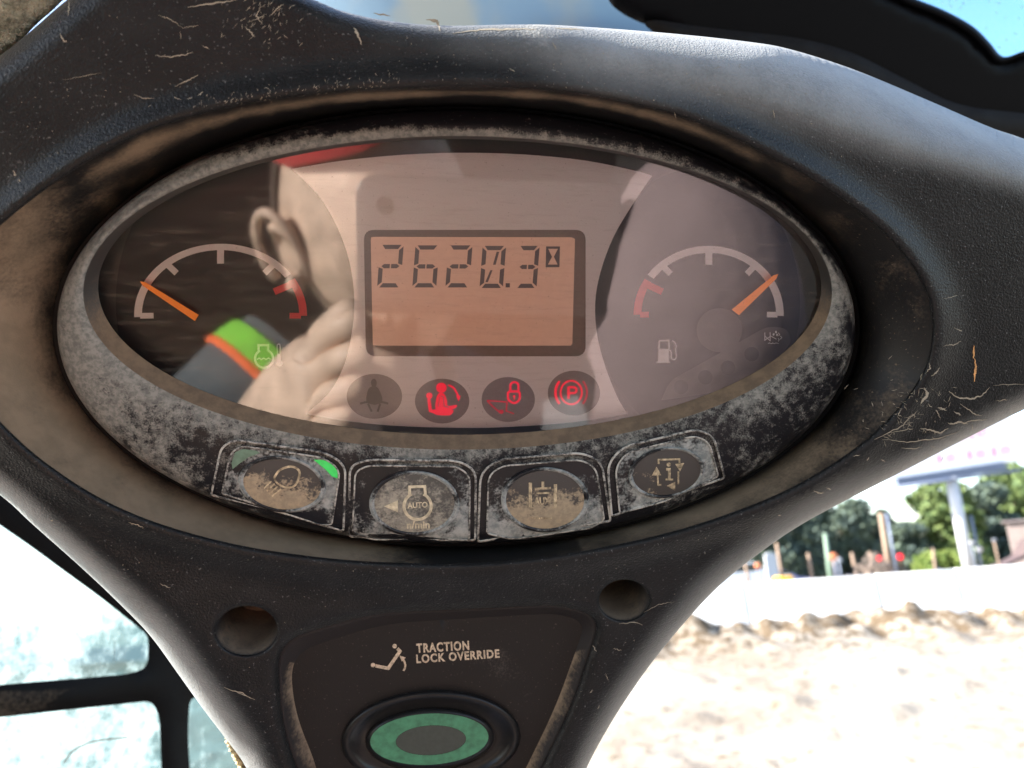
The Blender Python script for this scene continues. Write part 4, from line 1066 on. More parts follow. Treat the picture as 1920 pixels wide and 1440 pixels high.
# fabric liner in the upper left corner
mb = MB()
FB = catmull([(-220, -220), (60, -230), (170, -120), (140, -30), (110, 8), (70, 44), (40, 74), (8, 100), (-60, 150), (-220, 250), (-520, 420), (-900, 400), (-900, -400), (-400, -420)], 5)  # wide unseen part at left added to block sun from the console edge
patch(mb, FB, -0.004, step=9, puff=40, puff_h=0.004, skirt=0.02)
fb = mb.build('fabric_sheet', M['fabric'], empty('fabric_liner', MP, label='fuzzy beige fabric liner in the corner above the console', cat='fabric liner'))
mb = MB()
for k in range(2600):
    x = rng.uniform(-30, 130); y = rng.uniform(-20, 120)
    if not inside(np.array([(x, y)]), FB)[0]: continue
    h = -0.0040 - (0.0035 if edge_dist(np.array([(x, y)]), FB)[0] < 10 else 0)
    t = rng.uniform(0, 6.3); l = rng.uniform(3, 9); a, b = P(x, y, h), P(x + l * math.cos(t), y + l * math.sin(t), h + rng.uniform(0.0004, 0.0022)); w = (b - a).cross(Vector((0, 0, 1))).normalized() * 0.00010
    mb.add([a - w, a + w, b], [(0, 1, 2)])
tag(mb.build('fibres', M['fabric'], fb, smooth=False), kind='stuff')

# slotted steel guard and dirty glass at the lower left
Q0 = CAM + cray(150, 1200) * 0.46
GN = (-(cray(150, 1200).normalized()) * 0.8 + Vector((1, 0, 0)) * 0.45).normalized()
def G(px, py, h=0.0):
    d = cray(px, py); t = ((Q0 + GN * h) - CAM).dot(GN) / d.dot(GN)
    return CAM + d * t
guard = empty('window_guard', None, label='black steel window guard with rounded openings beside the console at lower left', cat='window guard')
UP_OP = round_poly([(-380, 830), (-150, 880), (0, 985), (62, 1028), (124, 1074), (185, 1118), (245, 1165), (278, 1192), (277, 1252), (240, 1264), (0, 1284), (-420, 1325)], [60, 60, 40, 30, 30, 30, 20, 14, 30, 20, 20, 50])
LO_OP = round_poly([(-420, 1382), (0, 1345), (286, 1314), (299, 1346), (312, 1700), (-420, 1700)], [40, 20, 34, 24, 40, 40])
RT_OP = round_poly([(352, 1375), (356, 1312), (378, 1300), (520, 1330), (640, 1700), (372, 1700)], [50, 24, 20, 30, 40, 40])
GO = [(-700, 700), (100, 700), (360, 1000), (820, 1300), (820, 1850), (-700, 1850)]
mb = MB(); patch(mb, GO, 0.0, surf=G, holes=[UP_OP, LO_OP, RT_OP], step=26, skirt=0.006, puff=7, puff_h=0.0016, att=lambda x, y: 0.02 + (0.42 if (x < 140 and 1290 < y < 1350) else 0) + (0.26 if y < 1060 and x < 110 else 0))
mb.build('guard_plate', M['guard'], guard)
mb = MB(); patch(mb, GO, -0.016, surf=G, step=60, att=lambda x, y: (0.16 if y < 1120 else 0.16 - 0.16 * min(1, (y - 1120) / 70)) if y < 1300 else (0.05 if x < 320 else -0.06))
glass = mb.build('side_window', M['side_glass'], None)
tag(glass, 'dirty bluish side window glass behind the black slotted guard', 'window')
mb = MB()
for pts, w in [([(120, 1430), (135, 1410), (160, 1395), (195, 1387), (240, 1383)], 3.0), ([(150, 1150), (152, 1180)], 1.4), ([(215, 1200), (213, 1240)], 1.2)]: stroke(mb, catmull(pts, 4, False), w, -0.0152, surf=G, thick=0.0002)
mb.build('scratch', M['scuff'], glass, smooth=False)
mb = MB(); strip = [(395, 1315), (408, 1336), (420, 1360), (428, 1384), (436, 1408), (448, 1430), (462, 1460), (480, 1510)]
rings = []
for k, (x, y) in enumerate(wiggle(strip, 2.2, 9)):
    rings.append((x, y))
def S(px, py, h=0.0): return MP @ P(px, py, -0.03 + h)
mb2 = MB()
mb2.loft([[S(x + dx + rng.uniform(-1.2, 1.2), y, dz + rng.uniform(-0.0004, 0.0004)) for x, y in rings] for dx, dz in ((-6, -0.004), (-6, 0), (-2, 0.002), (6, 0.002), (16, -0.001))], closed=False)
o = mb2.build('weather_strip', M['seal'], None); fix_normals(o)
tag(o, 'ragged yellowish foam strip along the console edge at lower left', 'foam strip')

# the rest of the cab, behind the viewer
mb = MB(); mb.box((0, -0.55, 2.40), (1.5, 1.36, 0.05)); tag(mb.build('ceiling', M['headliner_dark'], None, smooth=False), 'dark cab roof lining', None, None, 'structure')
mb = MB(); mb.box((0, -1.22, 1.0), (1.5, 0.05, 1.1)); mb.box((0, -1.22, 2.31), (1.5, 0.05, 0.14)); mb.box((-0.43, -1.22, 1.895), (0.64, 0.05, 0.69)); mb.box((0.70, -1.22, 1.895), (0.10, 0.05, 0.69))
tag(mb.build('cab_rear_wall', M['cab_dark'], None, smooth=False), 'dark rear wall of the cab with a window', None, None, 'structure')
mb = MB(); mb.box((0, -0.3, 0.45), (1.5, 1.9, 0.06)); tag(mb.build('cab_floor', M['floor_mat'], None, smooth=False), 'dark cab floor', None, None, 'structure')
mb = MB(); mb.box((0.74, -0.3, 0.95), (0.04, 1.9, 0.95)); mb.box((-0.74, -0.3, 0.90), (0.04, 1.9, 0.85)); tag(mb.build('cab_side_wall', M['cab_dark'], None, smooth=False), 'dark lower side walls of the cab', None, None, 'structure')

# ================================================================== THE OPERATOR, seen mirrored in the lens
def VP(px, py, zv):
    p = P(px, py, -zv); return MP @ Vector((p.x, p.y, zv))
M['skin'] = simple('skin', (0.62, 0.45, 0.345), 0.55, 0, 0.28, 55, bmp=(300, 0.2, 0.001))
M['cap_red'] = simple('cap_red', (0.45, 0.04, 0.04), 0.8, 0, 0.1, 90)
M['shirt_slate'] = simple('shirt_slate', (0.085, 0.10, 0.11), 0.9, 0, 0.15, 60)
M['shirt_lime'] = simple('shirt_lime', (0.22, 0.62, 0.05), 0.85, 0, 0.15, 40)
M['shirt_orange'] = simple('shirt_orange', (0.85, 0.14, 0.03), 0.85, 0, 0.1, 40)
M['trousers'] = simple('trousers', (0.05, 0.06, 0.09), 0.9, 0, 0.2, 40)
M['hair'] = simple('hair', (0.05, 0.035, 0.025), 0.8, 0, 0.2, 200)
M['eye'] = simple('eye', (0.6, 0.58, 0.55), 0.2, 0, 0.02, 50)
M['phone_back'] = simple('phone_back', (0.06, 0.052, 0.05), 0.4, 0.0, 0.02, 60)
M['phone_glass'] = simple('phone_glass', (0.01, 0.01, 0.012), 0.08, 0, 0, 60)
HEAD = VP(702, 420, 0.50)
base = Vector((HEAD.x, HEAD.y - 0.10, 0.48))
person = empty('person', None, base, 'person in slate and lime work shirt and red cap, mirrored in the cluster lens', 'person')
chest = HEAD + Vector((0.0, -0.05, -0.42)); pelvis = HEAD + Vector((0, -0.16, -0.78)); neck = HEAD + Vector((0, -0.03, -0.17))
sk_v, sk_e, sk_r = [], [], []
def node(p, r, parent=None):
    sk_v.append(Vector(p)); sk_r.append(r)
    if parent is not None: sk_e.append((parent, len(sk_v) - 1))
    return len(sk_v) - 1
n0 = node(pelvis, 0.12); n1 = node((pelvis + chest) / 2, 0.125, n0); n2 = node(chest, 0.13, n1); n3 = node(neck + Vector((0, -0.01, -0.05)), 0.065, n2); n4 = node(neck + Vector((0, 0.01, 0.06)), 0.056, n3)
def limb(start, pts):
    k = start
    for p, r in pts: k = node(p, r, k)
    return k
def hand(wr, palm, fingers, thumb):
    a = node(palm[0], palm[1], wr); out = []
    for f in fingers:
        k = a
        for p, r in f: k = node(p, r, k)
    k = a
    for p, r in thumb: k = node(p, r, k)
wl = limb(n2, [(VP(520, 750, 0.535), 0.062), (VP(410, 830, 0.50), 0.056), (VP(380, 1010, 0.44), 0.046), (VP(400, 1120, 0.40), 0.043), (VP(470, 940, 0.33), 0.038), (VP(535, 760, 0.275), 0.028)])
hand(wl, (VP(580, 715, 0.240), 0.024), [
    [(VP(610, 640, 0.218), 0.0088), (VP(640, 610, 0.203), 0.0080), (VP(690, 600, 0.201), 0.008)],
    [(VP(612, 690, 0.214), 0.0088), (VP(650, 668, 0.200), 0.0080), (VP(706, 655, 0.199), 0.008)],
    [(VP(606, 745, 0.214), 0.0084), (VP(646, 730, 0.201), 0.0076), (VP(694, 716, 0.200), 0.0078)],
    [(VP(596, 792, 0.216), 0.0078), (VP(632, 786, 0.204), 0.0070), (VP(672, 776, 0.202), 0.0072)]],
    [(VP(600, 650, 0.246), 0.0125), (VP(640, 600, 0.236), 0.011), (VP(680, 570, 0.232), 0.009)])
wr_ = limb(n2, [(VP(1000, 985, 0.535), 0.060), (VP(1180, 1030, 0.42), 0.052), (VP(1300, 900, 0.290), 0.042), (VP(1298, 600, 0.242), 0.038), (VP(1262, 430, 0.258), 0.030), (VP(1150, 450, 0.268), 0.025)])
hand(wr_, (VP(1085, 480, 0.252), 0.022), [
    [(VP(1080, 430, 0.240), 0.0100), (VP(1100, 400, 0.232), 0.0090), (VP(1110, 400, 0.226), 0.0078)],
    [(VP(1090, 470, 0.238), 0.0100), (VP(1110, 455, 0.232), 0.0090), (VP(1116, 460, 0.226), 0.0078)],
    [(VP(1086, 510, 0.238), 0.0098), (VP(1108, 512, 0.232), 0.0088), (VP(1114, 515, 0.226), 0.0076)],
    [(VP(1075, 540, 0.240), 0.0090), (VP(1098, 552, 0.234), 0.0080), (VP(1108, 555, 0.226), 0.0070)]],
    [(VP(1050, 450, 0.254), 0.0115), (VP(1020, 420, 0.254), 0.010), (VP(1000, 390, 0.252), 0.008)])
for s in (-1, 1):
    hip = pelvis + Vector((0.10 * s, 0.02, -0.02))
    limb(n0, [(hip, 0.085), (hip + Vector((0.03 * s, 0.24, 0.02)), 0.075), (hip + Vector((0.05 * s, 0.42, 0.01)), 0.06), (hip + Vector((0.05 * s, 0.44, -0.22)), 0.05), (hip + Vector((0.05 * s, 0.42, -0.40)), 0.04), (hip + Vector((0.05 * s, 0.54, -0.43)), 0.038)])
me = bpy.data.meshes.new('body'); me.from_pydata([v - base for v in sk_v], sk_e, []); me.update()
bo = bpy.data.objects.new('body', me); col.objects.link(bo)
md = bo.modifiers.new('skin', 'SKIN'); md.use_smooth_shade = True
for i, sv in enumerate(me.skin_vertices[0].data): sv.radius = (sk_r[i], sk_r[i]); sv.use_root = (i == 0)
ms = bo.modifiers.new('sub', 'SUBSURF'); ms.levels = ms.render_levels = 2
bo.location = base
bpy.context.view_layer.update()
dg = bpy.context.evaluated_depsgraph_get()
bm_body = bpy.data.meshes.new_from_object(bo.evaluated_get(dg))
bpy.data.objects.remove(bo)
# head and ears joined into the body's one mesh
yaw = R(-32); tip = R(10)
HR = Matrix.Rotation(yaw, 3, 'Z') @ Matrix.Rotation(tip, 3, 'X')
bm = bmesh.new(); bm.from_mesh(bm_body)
hb_ = bmesh.new(); bmesh.ops.create_uvsphere(hb_, u_segments=48, v_segments=36, radius=1.0)
for v in hb_.verts:
    x, y, z = v.co
    X, Y, Z = x * 0.074, y * 0.094, z * 0.118
    if z < 0: X *= 1 - 0.30 * (-z) ** 1.6; Y = Y * (1 - 0.12 * (-z)) + 0.012 * (-z)
    if y > 0:
        g = lambda cx, cz, sx, sz: math.exp(-((X - cx) / sx) ** 2 - ((Z - cz) / sz) ** 2)
        Y += 0.022 * g(0, -0.022, 0.012, 0.022) + 0.010 * g(0, 0.008, 0.010, 0.03) + 0.006 * g(0, 0.035, 0.045, 0.010)
        Y -= 0.009 * (g(0.031, 0.012, 0.014, 0.011) + g(-0.031, 0.012, 0.014, 0.011))
        Y += 0.006 * g(0, -0.060, 0.022, 0.006) + 0.006 * g(0, -0.072, 0.020, 0.006) - 0.004 * g(0, -0.066, 0.024, 0.003) + 0.008 * g(0, -0.100, 0.022, 0.016)
    v.co = Vector((X, Y, Z))
hb_.normal_update(); NHEAD = len(hb_.verts); hb_.verts.index_update(); HFACES = [[v.index for v in f.verts] for f in hb_.faces]
for s in (-1, 1):                              # ears: rim, bowl, lobe
    rim_ = [Vector((s * (0.074 + 0.016 * math.sin(t / 2 + 0.2)), -0.012 + 0.020 * math.cos(t) - 0.008, 0.002 + 0.033 * math.sin(t))) for t in [R(a) for a in range(-60, 241, 20)]]
    e = MB(); e.tube(rim_, [0.0042] * len(rim_), 8)
    e.tube([Vector((s * (0.076 + 0.010 * math.sin(t)), -0.016 + 0.011 * math.cos(t), 0.004 + 0.020 * math.sin(t))) for t in [R(a) for a in range(-40, 221, 26)]], 0.0034, 8)
    n_ = len(e.v)
    e.add([Vector((s * 0.078, -0.020 + 0.017 * math.cos(t), 0.001 + 0.030 * math.sin(t))) for t in [R(a) for a in range(0, 360, 24)]], [tuple(range(15))])
    e.tube([Vector((s * 0.078, -0.012, -0.020)), Vector((s * 0.081, -0.013, -0.030)), Vector((s * 0.079, -0.010, -0.038))], [0.008, 0.008, 0.004], 8)
    vv = [hb_.verts.new(p) for p in e.v]
    for f in e.f:
        try: hb_.faces.new([vv[i] for i in f])
        except ValueError: pass
hair_src = [(v.co.copy(), v.normal.copy()) for v in hb_.verts][:NHEAD]; hair_f = HFACES
for v in hb_.verts: v.co = HR @ v.co + HEAD - base
tmp = bpy.data.meshes.new('t'); hb_.to_mesh(tmp); hb_.free(); bm.from_mesh(tmp); bpy.data.meshes.remove(tmp)
bmesh.ops.recalc_face_normals(bm, faces=bm.faces[:])
bm.to_mesh(bm_body); bm.free()
bm_body.name = 'body'; bm_body.shade_smooth(); bm_body.materials.clear(); bm_body.materials.append(M['skin'])
bo = bpy.data.objects.new('body', bm_body); col.objects.link(bo); bo.parent = person
def shell_of(name, mat, keep, off):
    mb = MB(); mb.v = [tuple(HR @ (c + n * (off + 0.0012 * noise.noise(c * 160))) + HEAD - base) for c, n in hair_src]; mb.a = [0.0] * len(mb.v)
    mb.f = [tuple(f) for f in hair_f if all(keep(hair_src[i][0]) for i in f)]
    o = mb.build(name, mat, person); fix_normals(o); return o
shell_of('hair', M['hair'], lambda c: (c.y < -0.028 + 0.012 * noise.noise(c * 90) and c.z > -0.06) , 0.0035)
shell_of('beard', M['hair'], lambda c: c.z < -0.040 + 0.4 * max(0, 0.02 - c.y) * 0 + 0.014 * noise.noise(c * 80) and c.y > -0.005 + 0.01 * noise.noise(c * 70) and not (abs(c.x) < 0.024 and -0.078 < c.z < -0.05), 0.0025)
def headpart(name, mat, prof, y0=0.0, z0=0.0, back=True):
    mb = MB(); rings = []
    for k, z in prof:
        rings.append([HR @ Vector((0.074 * k * math.cos(t), y0 + 0.094 * k * math.sin(t), z0 + z + 0.30 * max(0, 0.074 * k * math.cos(t) + 0.05) + 0.25 * max(0, 0.094 * k * math.sin(t)))) + HEAD - base for t in [2 * math.pi * i / 40 for i in range(40)]])
    mb.loft(rings); mb.f.append(tuple(len(mb.v) - 40 + i for i in range(40)))
    o = mb.build(name, mat, person); fix_normals(o); return o
capo = headpart('cap', M['cap_red'], [(0.96, 0.070), (0.98, 0.08), (0.94, 0.098), (0.80, 0.122), (0.56, 0.136), (0.25, 0.142)])
for s in (-1, 1):
    mb = MB(); c = Vector((0.031 * s, 0.083, 0.012)); bmq = bmesh.new(); bmesh.ops.create_uvsphere(bmq, u_segments=16, v_segments=10, radius=0.0115)
    mb.add([HR @ (v.co + c) + HEAD - base for v in bmq.verts], [[v.index for v in f.verts] for f in bmq.faces]); bmq.free()
    mb.build('eye', M['eye'], person)
# shirt: torso and sleeves over the body
mb = MB(); rings = []
for z, a, b, y in ((-0.20, 0.085, 0.075, -0.04), (-0.235, 0.15, 0.10, -0.05), (-0.28, 0.20, 0.125, -0.06), (-0.40, 0.205, 0.14, -0.07), (-0.58, 0.185, 0.145, -0.11), (-0.76, 0.18, 0.15, -0.16), (-0.84, 0.185, 0.155, -0.165)):
    rings.append([HEAD + Vector((a * math.cos(t), y + b * math.sin(t), z)) - base for t in [2 * math.pi * i / 36 for i in range(36)]])
mb.loft(rings); shirt = mb.build('shirt', M['shirt_slate'], person); fix_normals(shirt)
M['sleeve_mauve'] = simple('sleeve_mauve', (0.24, 0.18, 0.185), 0.95, 0, 0.10, 25, bmp=(60, 0.4, 0.004))
q = [VP(*p) - base for p in [(560, 700, 0.545), (500, 752, 0.530), (410, 830, 0.50), (384, 930, 0.466), (376, 1010, 0.44)]]
mb = MB(); mb.tube(q, [0.070, 0.074, 0.068, 0.062, 0.058], 20, cap=False); mb.build('sleeve', M['shirt_slate'], shirt)
mb = MB(); mb.tube([q[0] + (q[1] - q[0]) * t for t in (0.3, 0.45, 0.65, 0.9)], [0.0745, 0.076, 0.0765, 0.077], 20, cap=False); mb.build('yoke', M['shirt_lime'], shirt)
mb = MB(); mb.tube([q[0] + (q[1] - q[0]) * t for t in (0.9, 1.0, 1.1)], [0.0765, 0.0785, 0.0755], 20, cap=False); mb.build('piping', M['shirt_orange'], shirt)
mb = MB(); mb.tube([q[2] + (q[3] - q[2]) * t for t in (0.0, 0.5)], [0.0705, 0.068], 20, cap=False); mb.build('stripe', M['shirt_orange'], shirt)
# the right arm is raised, its loose sleeve bulging towards the lens
q = [VP(*p) - base for p in [(1010, 1030, 0.52), (1180, 1050, 0.42), (1295, 940, 0.290), (1302, 790, 0.242), (1300, 640, 0.236), (1296, 540, 0.236), (1290, 460, 0.240), (1280, 400, 0.246), (1266, 352, 0.256), (1254, 322, 0.268)]]
mb = MB(); mb.tube(q, [0.070, 0.070, 0.066, 0.066, 0.0645, 0.061, 0.055, 0.046, 0.031, 0.010], 36, cap=True); mb.build('sleeve', M['sleeve_mauve'], shirt, label='dusty mauve grey sleeve of the raised arm')
# the phone held up to take the picture
pl = P(667, 325, -(D + 0.004)); z0 = D + 0.004
mb = MB(); ww, hh_, rr_ = 0.140, 0.071, 0.010
out = []
for cx, cy, a0 in ((ww - rr_, -rr_, 0), (rr_, -rr_, 90), (rr_, -hh_ + rr_, 180), (ww - rr_, -hh_ + rr_, 270)):
    out += [(cx + rr_ * math.cos(R(a0 + 9 * k)), cy + rr_ * math.sin(R(a0 + 9 * k))) for k in range(11)]
mb.loft([[Vector((pl.x + x, pl.y + y, z)) for x, y in out] for z in (z0 + 0.0008, z0 + 0.0075)])
rg = [[Vector((pl.x + ww / 2 + (x - ww / 2) * k, pl.y - hh_ / 2 + (y + hh_ / 2) * k, z)) for x, y in out] for k, z in ((1, z0 + 0.0008), (0.985, z0))]
mb.loft(rg); n_ = len(out); mb.f.append(tuple(len(mb.v) - n_ + i for i in range(n_)))
phone = empty('phone', MP, label='pinkish phone held level in front of the lens, mirrored over the display', cat='phone')
o = mb.build('phone_body', M['phone_back'], phone, angle=40); fix_normals(o)
mb = MB(); mb.add([Vector((pl.x + ww / 2 + (x - ww / 2) * 0.985, pl.y - hh_ / 2 + (y + hh_ / 2) * 0.97, z0 + 0.0078)) for x, y in out], [tuple(range(n_))]); mb.build('phone_screen', M['phone_glass'], phone, smooth=False)
mb = MB(); mb.add([Vector((0.0045 * math.cos(R(15 * k)), 0.0045 * math.sin(R(15 * k)), z0 - 0.0004)) for k in range(24)], [tuple(range(24))]); mb.build('camera_lens', M['phone_glass'], phone, smooth=False)

# ================================================================== OUTSIDE
def ground_z(x, y):
    t = min(1, max(0, (y - 4.0) / 9.6)); return 0.80 * t * t * (3 - 2 * t) if y > 0 else 0.0
def clods(x, y):
    a = min(1, max(0, (y - 1.0) / 2)) * (1 if y < 14.0 else 0.15)
    v = 0.06 * noise.noise(Vector((x * 0.9, y * 0.9, 1.3))) + 0.22 * max(0, noise.noise(Vector((x * 1.3, y * 1.9, 4.1))) - 0.25) + 0.16 * max(0, noise.noise(Vector((x * 3.9, y * 5.0, 9.1))) - 0.32) + 0.02 * noise.noise(Vector((x * 9, y * 11, 2.1)))
    berm = math.exp(-((y - 12.7) / 0.75) ** 2)
    v += berm * (0.26 + 0.30 * noise.noise(Vector((x * 0.8, y * 1.5, 7.7))) + 0.22 * noise.noise(Vector((x * 3.1, y * 3.3, 2.2))))
    return a * v
fx = np.concatenate([[-600, -200, -80, -30, -12, -7], np.arange(-4, 14.01, 0.075), [16, 20, 30, 60, 150, 600]])
fy = np.concatenate([[-600, -150, -40, -10, -2, 1.5], np.arange(3, 15.2, 0.075), [17, 22, 35, 60, 120, 300, 900]])
mb = MB(); nx = len(fx)
mb.v = [(float(x), float(y), ground_z(x, y) + clods(x, y)) for y in fy for x in fx]; mb.a = [0.20 * math.exp(-((v[1] - 12.7) / 1.2) ** 2) - 0.01 for v in mb.v]  # darker band along the berm: its shaded side put into the colour
mb.f = [(j * nx + i, j * nx + i + 1, (j + 1) * nx + i + 1, (j + 1) * nx + i) for j in range(len(fy) - 1) for i in range(nx - 1)]
tag(mb.build('ground', M['dirt'], None), 'pale sandy dirt lot with clods and ruts', None, None, 'structure')
mb = MB(); mb.add([(-80, 18, 0.806), (300, 18, 0.806), (300, 30, 0.806), (-80, 30, 0.806)], [(0, 1, 2, 3)])
tag(mb.build('road', simple('asphalt', (0.06, 0.06, 0.06), 0.9, 0, 0.15, 4), None, smooth=False), 'asphalt road beyond the barriers', None, None, 'structure')

YB = 15.0
def bar_x(px):
    return W(px, 1085, YB).x
BT, BBZ = CAM.z - 0.14, 0.78
joints = [1080, 1240, 1392, 1640, 1791, 1995, 2250]
blabel = ['white concrete barrier partly hidden by the console edge', 'white concrete barrier nearest the console edge beside the white car', 'long white concrete barrier below the wooden posts and yellow machine', 'white concrete barrier below the billboard pole', 'white concrete barrier below the brown shed', 'white concrete barrier past the shed']
for i in range(1, len(joints) - 1):
    x0, x1 = bar_x(joints[i]) + 0.022, bar_x(joints[i + 1]) - 0.022
    b = empty('concrete_barrier', None, Vector(((x0 + x1) / 2, YB, BBZ)), blabel[i], 'barrier', 'white barriers along the lot')
    L = x1 - x0; mb = MB(); Ht = BT - BBZ
    pr = [(-0.30, 0), (-0.30, 0.08), (-0.16, 0.28), (-0.095, Ht - 0.03), (-0.075, Ht), (0.075, Ht), (0.095, Ht - 0.03), (0.16, 0.28), (0.30, 0.08), (0.30, 0)]
    c = 0.02
    mb.loft([[Vector((sx * L / 2 + dx, y * k, z * (1 if k == 1 else 0.985))) for y, z in pr] for sx, dx, k in ((-1, 0, 0.975), (-1, c, 1), (1, -c, 1), (1, 0, 0.975))])
    n_ = len(pr); mb.f.append(tuple(range(n_))); mb.f.append(tuple(3 * n_ + k for k in range(n_)))
    o = mb.build('barrier_body', M['barrier'], b, angle=35); fix_normals(o)
    mb = MB(); rngs = []
    for s in (-1, 1):
        mb.tube([Vector((s * L * 0.3, 0, Ht - 0.004)), Vector((s * L * 0.3, 0, Ht + 0.03)), Vector((s * L * 0.3 + 0.06, 0, Ht + 0.03)), Vector((s * L * 0.3 + 0.06, 0, Ht - 0.004))], 0.008, 6)
    tag(mb.build('lifting_loop', M['steel_grey'], b), kind='stuff')

def top_z(px, py, y): return W(px, py, y).z
def pole(name, px, top, base_px, y, r, mat, label, cat, group=None, cap=None):
    p = W(px, 1080, y); x = W(base_px, 1085, y).x
    b = empty(name, None, Vector((x, y, 0.78)), label, cat, group)
    zt = W(px, top, y).z - 0.78; xt = W(px, top, y).x - x
    mb = MB(); mb.tube([Vector((0, 0, 0)), Vector((xt * 0.5 + rng.uniform(-.02, .02), 0, zt * 0.5)), Vector((xt, 0, zt))], [r * 1.08, r, r * 0.92], 12)
    mb.build('shaft', mat, b)
    if cap:
        mb = MB(); mb.box((xt, 0, zt + cap[2] / 2), cap); mb.build('cap', mat, b)
    return b, Vector((xt, 0, zt))
posts = [(1393, 1036, 1405, 'wooden post closest to the console edge'), (1456, 1018, 1468, 'wooden post just right of the tall white sign'), (1515, 1037, 1525, 'bare wooden post left of the green pole'), (1561, 1042, 1568, 'wooden post right of the green pole with the round orange sign'), (1597, 1036, 1606, 'wooden post midway between the green pole and the utility pole'), (1631, 1034, 1637, 'short wooden post close to the left of the utility pole'), (1749, 1028, 1756, 'thin wooden post in front of the bright green trees')]
for i, (px, top, bp, lab) in enumerate(posts):
    b, tpt = pole('wooden_post', px, top, bp, 30.0, 0.058 if i < 5 else 0.048, M['wood'], lab, 'post', 'wooden posts beyond the barriers')
pole('green_pole', 1547, 1000, 1557, 34, 0.095, M['green_pole'], 'tall thin green pole among the wooden posts', 'pole')
b, tpt = pole('utility_pole', 1651, 962, 1671, 40, 0.13, M['wood'], 'tall wooden utility pole right of the red signals', 'utility pole')
mb = MB(); mb.tube([tpt + Vector((0.42, 0.3, 0)), Vector((tpt.x + 0.40, 0.3, 0))], 0.055, 10); mb.build('conduit', M['steel_grey'], b)
def disc_sign(px, py, y, r, mat, name, label, cat, postpx=None):
    p = W(px, py, y); b = empty(name, None, Vector((p.x, y, 0.78)), label, cat)
    mb = MB(); h = p.z - 0.78
    mb.loft([[Vector((r * k * math.cos(R(20 * i)), yy, h + r * k * math.sin(R(20 * i)))) for i in range(18)] for k, yy in ((0.001, -0.03), (0.9, -0.03), (1, -0.02), (1, 0.01), (0.001, 0.012))])
    o = mb.build('sign_face', mat, b); fix_normals(o)
    mb = MB(); mb.tube([Vector((0, 0.05, 0)), Vector((0, 0.05, h + r * 0.6))], 0.03, 8); mb.build('sign_post', M['steel_grey'], b)
disc_sign(1563, 1044, 29.5, 0.14, M['sign_orange'], 'round_sign', 'round orange sign on the post right of the green pole', 'sign')
disc_sign(1421, 1061, 29.5, 0.11, M['sign_orange'], 'round_marker', 'small orange marker left of the tall white sign', 'marker')
disc_sign(1573, 1050, 33, 0.11, M['steel_white'], 'round_reflector', 'small pale round reflector beside the orange sign', 'reflector')
disc_sign(1822, 1018, 44, 0.13, M['steel_white'], 'round_reflector', 'upper of two white lights right of the billboard pole', 'reflector')
disc_sign(1836, 1030, 44, 0.17, M['steel_white'], 'round_reflector', 'lower of two white lights right of the billboard pole', 'reflector')
# traffic signals
for px, py, lab in ((1650, 1048, 'red traffic signal left of the utility pole'), (1688, 1044, 'red traffic signal right of the utility pole')):
    y = 46.0; p = W(px, py, y); b = empty('traffic_signal', None, Vector((p.x, y, 0.78)), lab, 'traffic signal', 'traffic signals showing red'); h = p.z - 0.78
    mb = MB(); mb.box((0, 0.12, h - 0.36), (0.36, 0.2, 1.1)); mb.box((0, 0.13, h - 0.36), (0.5, 0.02, 1.3)); mb.build('housing', M['signal_body'], b, smooth=False)
    for k, mt in enumerate((M['signal_red'], M['signal_off'], M['signal_off'])):
        mb = MB(); mb.loft([[Vector((r * math.cos(R(20 * i)), yy, h - 0.36 * k + r * math.sin(R(20 * i)))) for i in range(18)] for r, yy in ((0.001, -0.05), (0.12, -0.03), (0.17, 0.015))])
        o = mb.build('signal_lens', mt, b); fix_normals(o)
    mb = MB(); mb.tube([Vector((0, 0.26, 0)), Vector((0, 0.26, h - 0.2))], 0.06, 8); mb.build('signal_post', M['signal_body'], b)
# small sign plate on a post
p = W(1864, 1012, 33); b = empty('small_sign', None, Vector((p.x, 33, 0.78)), 'small pale sign on a thin post left of the brown shed', 'sign'); h = p.z - 0.78
mb = MB(); mb.box((0, 0, h), (0.16, 0.02, 0.10)); mb.build('sign_face', M['steel_white'], b, smooth=False)
mb = MB(); mb.tube([Vector((0, 0.03, 0)), Vector((0, 0.03, h))], 0.035, 8); mb.build('sign_post', M['wood'], b)
# tall white sign cabinet
y = 26.0; a, c = W(1433, 1037, y), W(1454, 1086, y); b = empty('white_sign', None, Vector(((a.x + c.x) / 2 + 0.05, y, 0.78)), 'tall blank white sign board with rounded top beside the yellow machine', 'sign'); w_, h_ = 0.36, a.z - 0.78
mb = MB()
ol = [(-w_ / 2, 0.0), (w_ / 2 - 0.12, 0.0), (w_ / 2 - 0.12, 0.34), (w_ / 2, 0.36), (w_ / 2, h_ - 0.1), (w_ / 2 - 0.08, h_), (-w_ / 2 + 0.08, h_), (-w_ / 2, h_ - 0.1)]
mb.add([Vector((x, yy, z)) for yy in (-0.05, 0.05) for x, z in ol], [tuple(range(8)), tuple(15 - i for i in range(8))] + [(i, i + 8, (i + 1) % 8 + 8, (i + 1) % 8) for i in range(8)])
o = mb.build('sign_board', M['steel_white'], b, smooth=False); fix_normals(o)
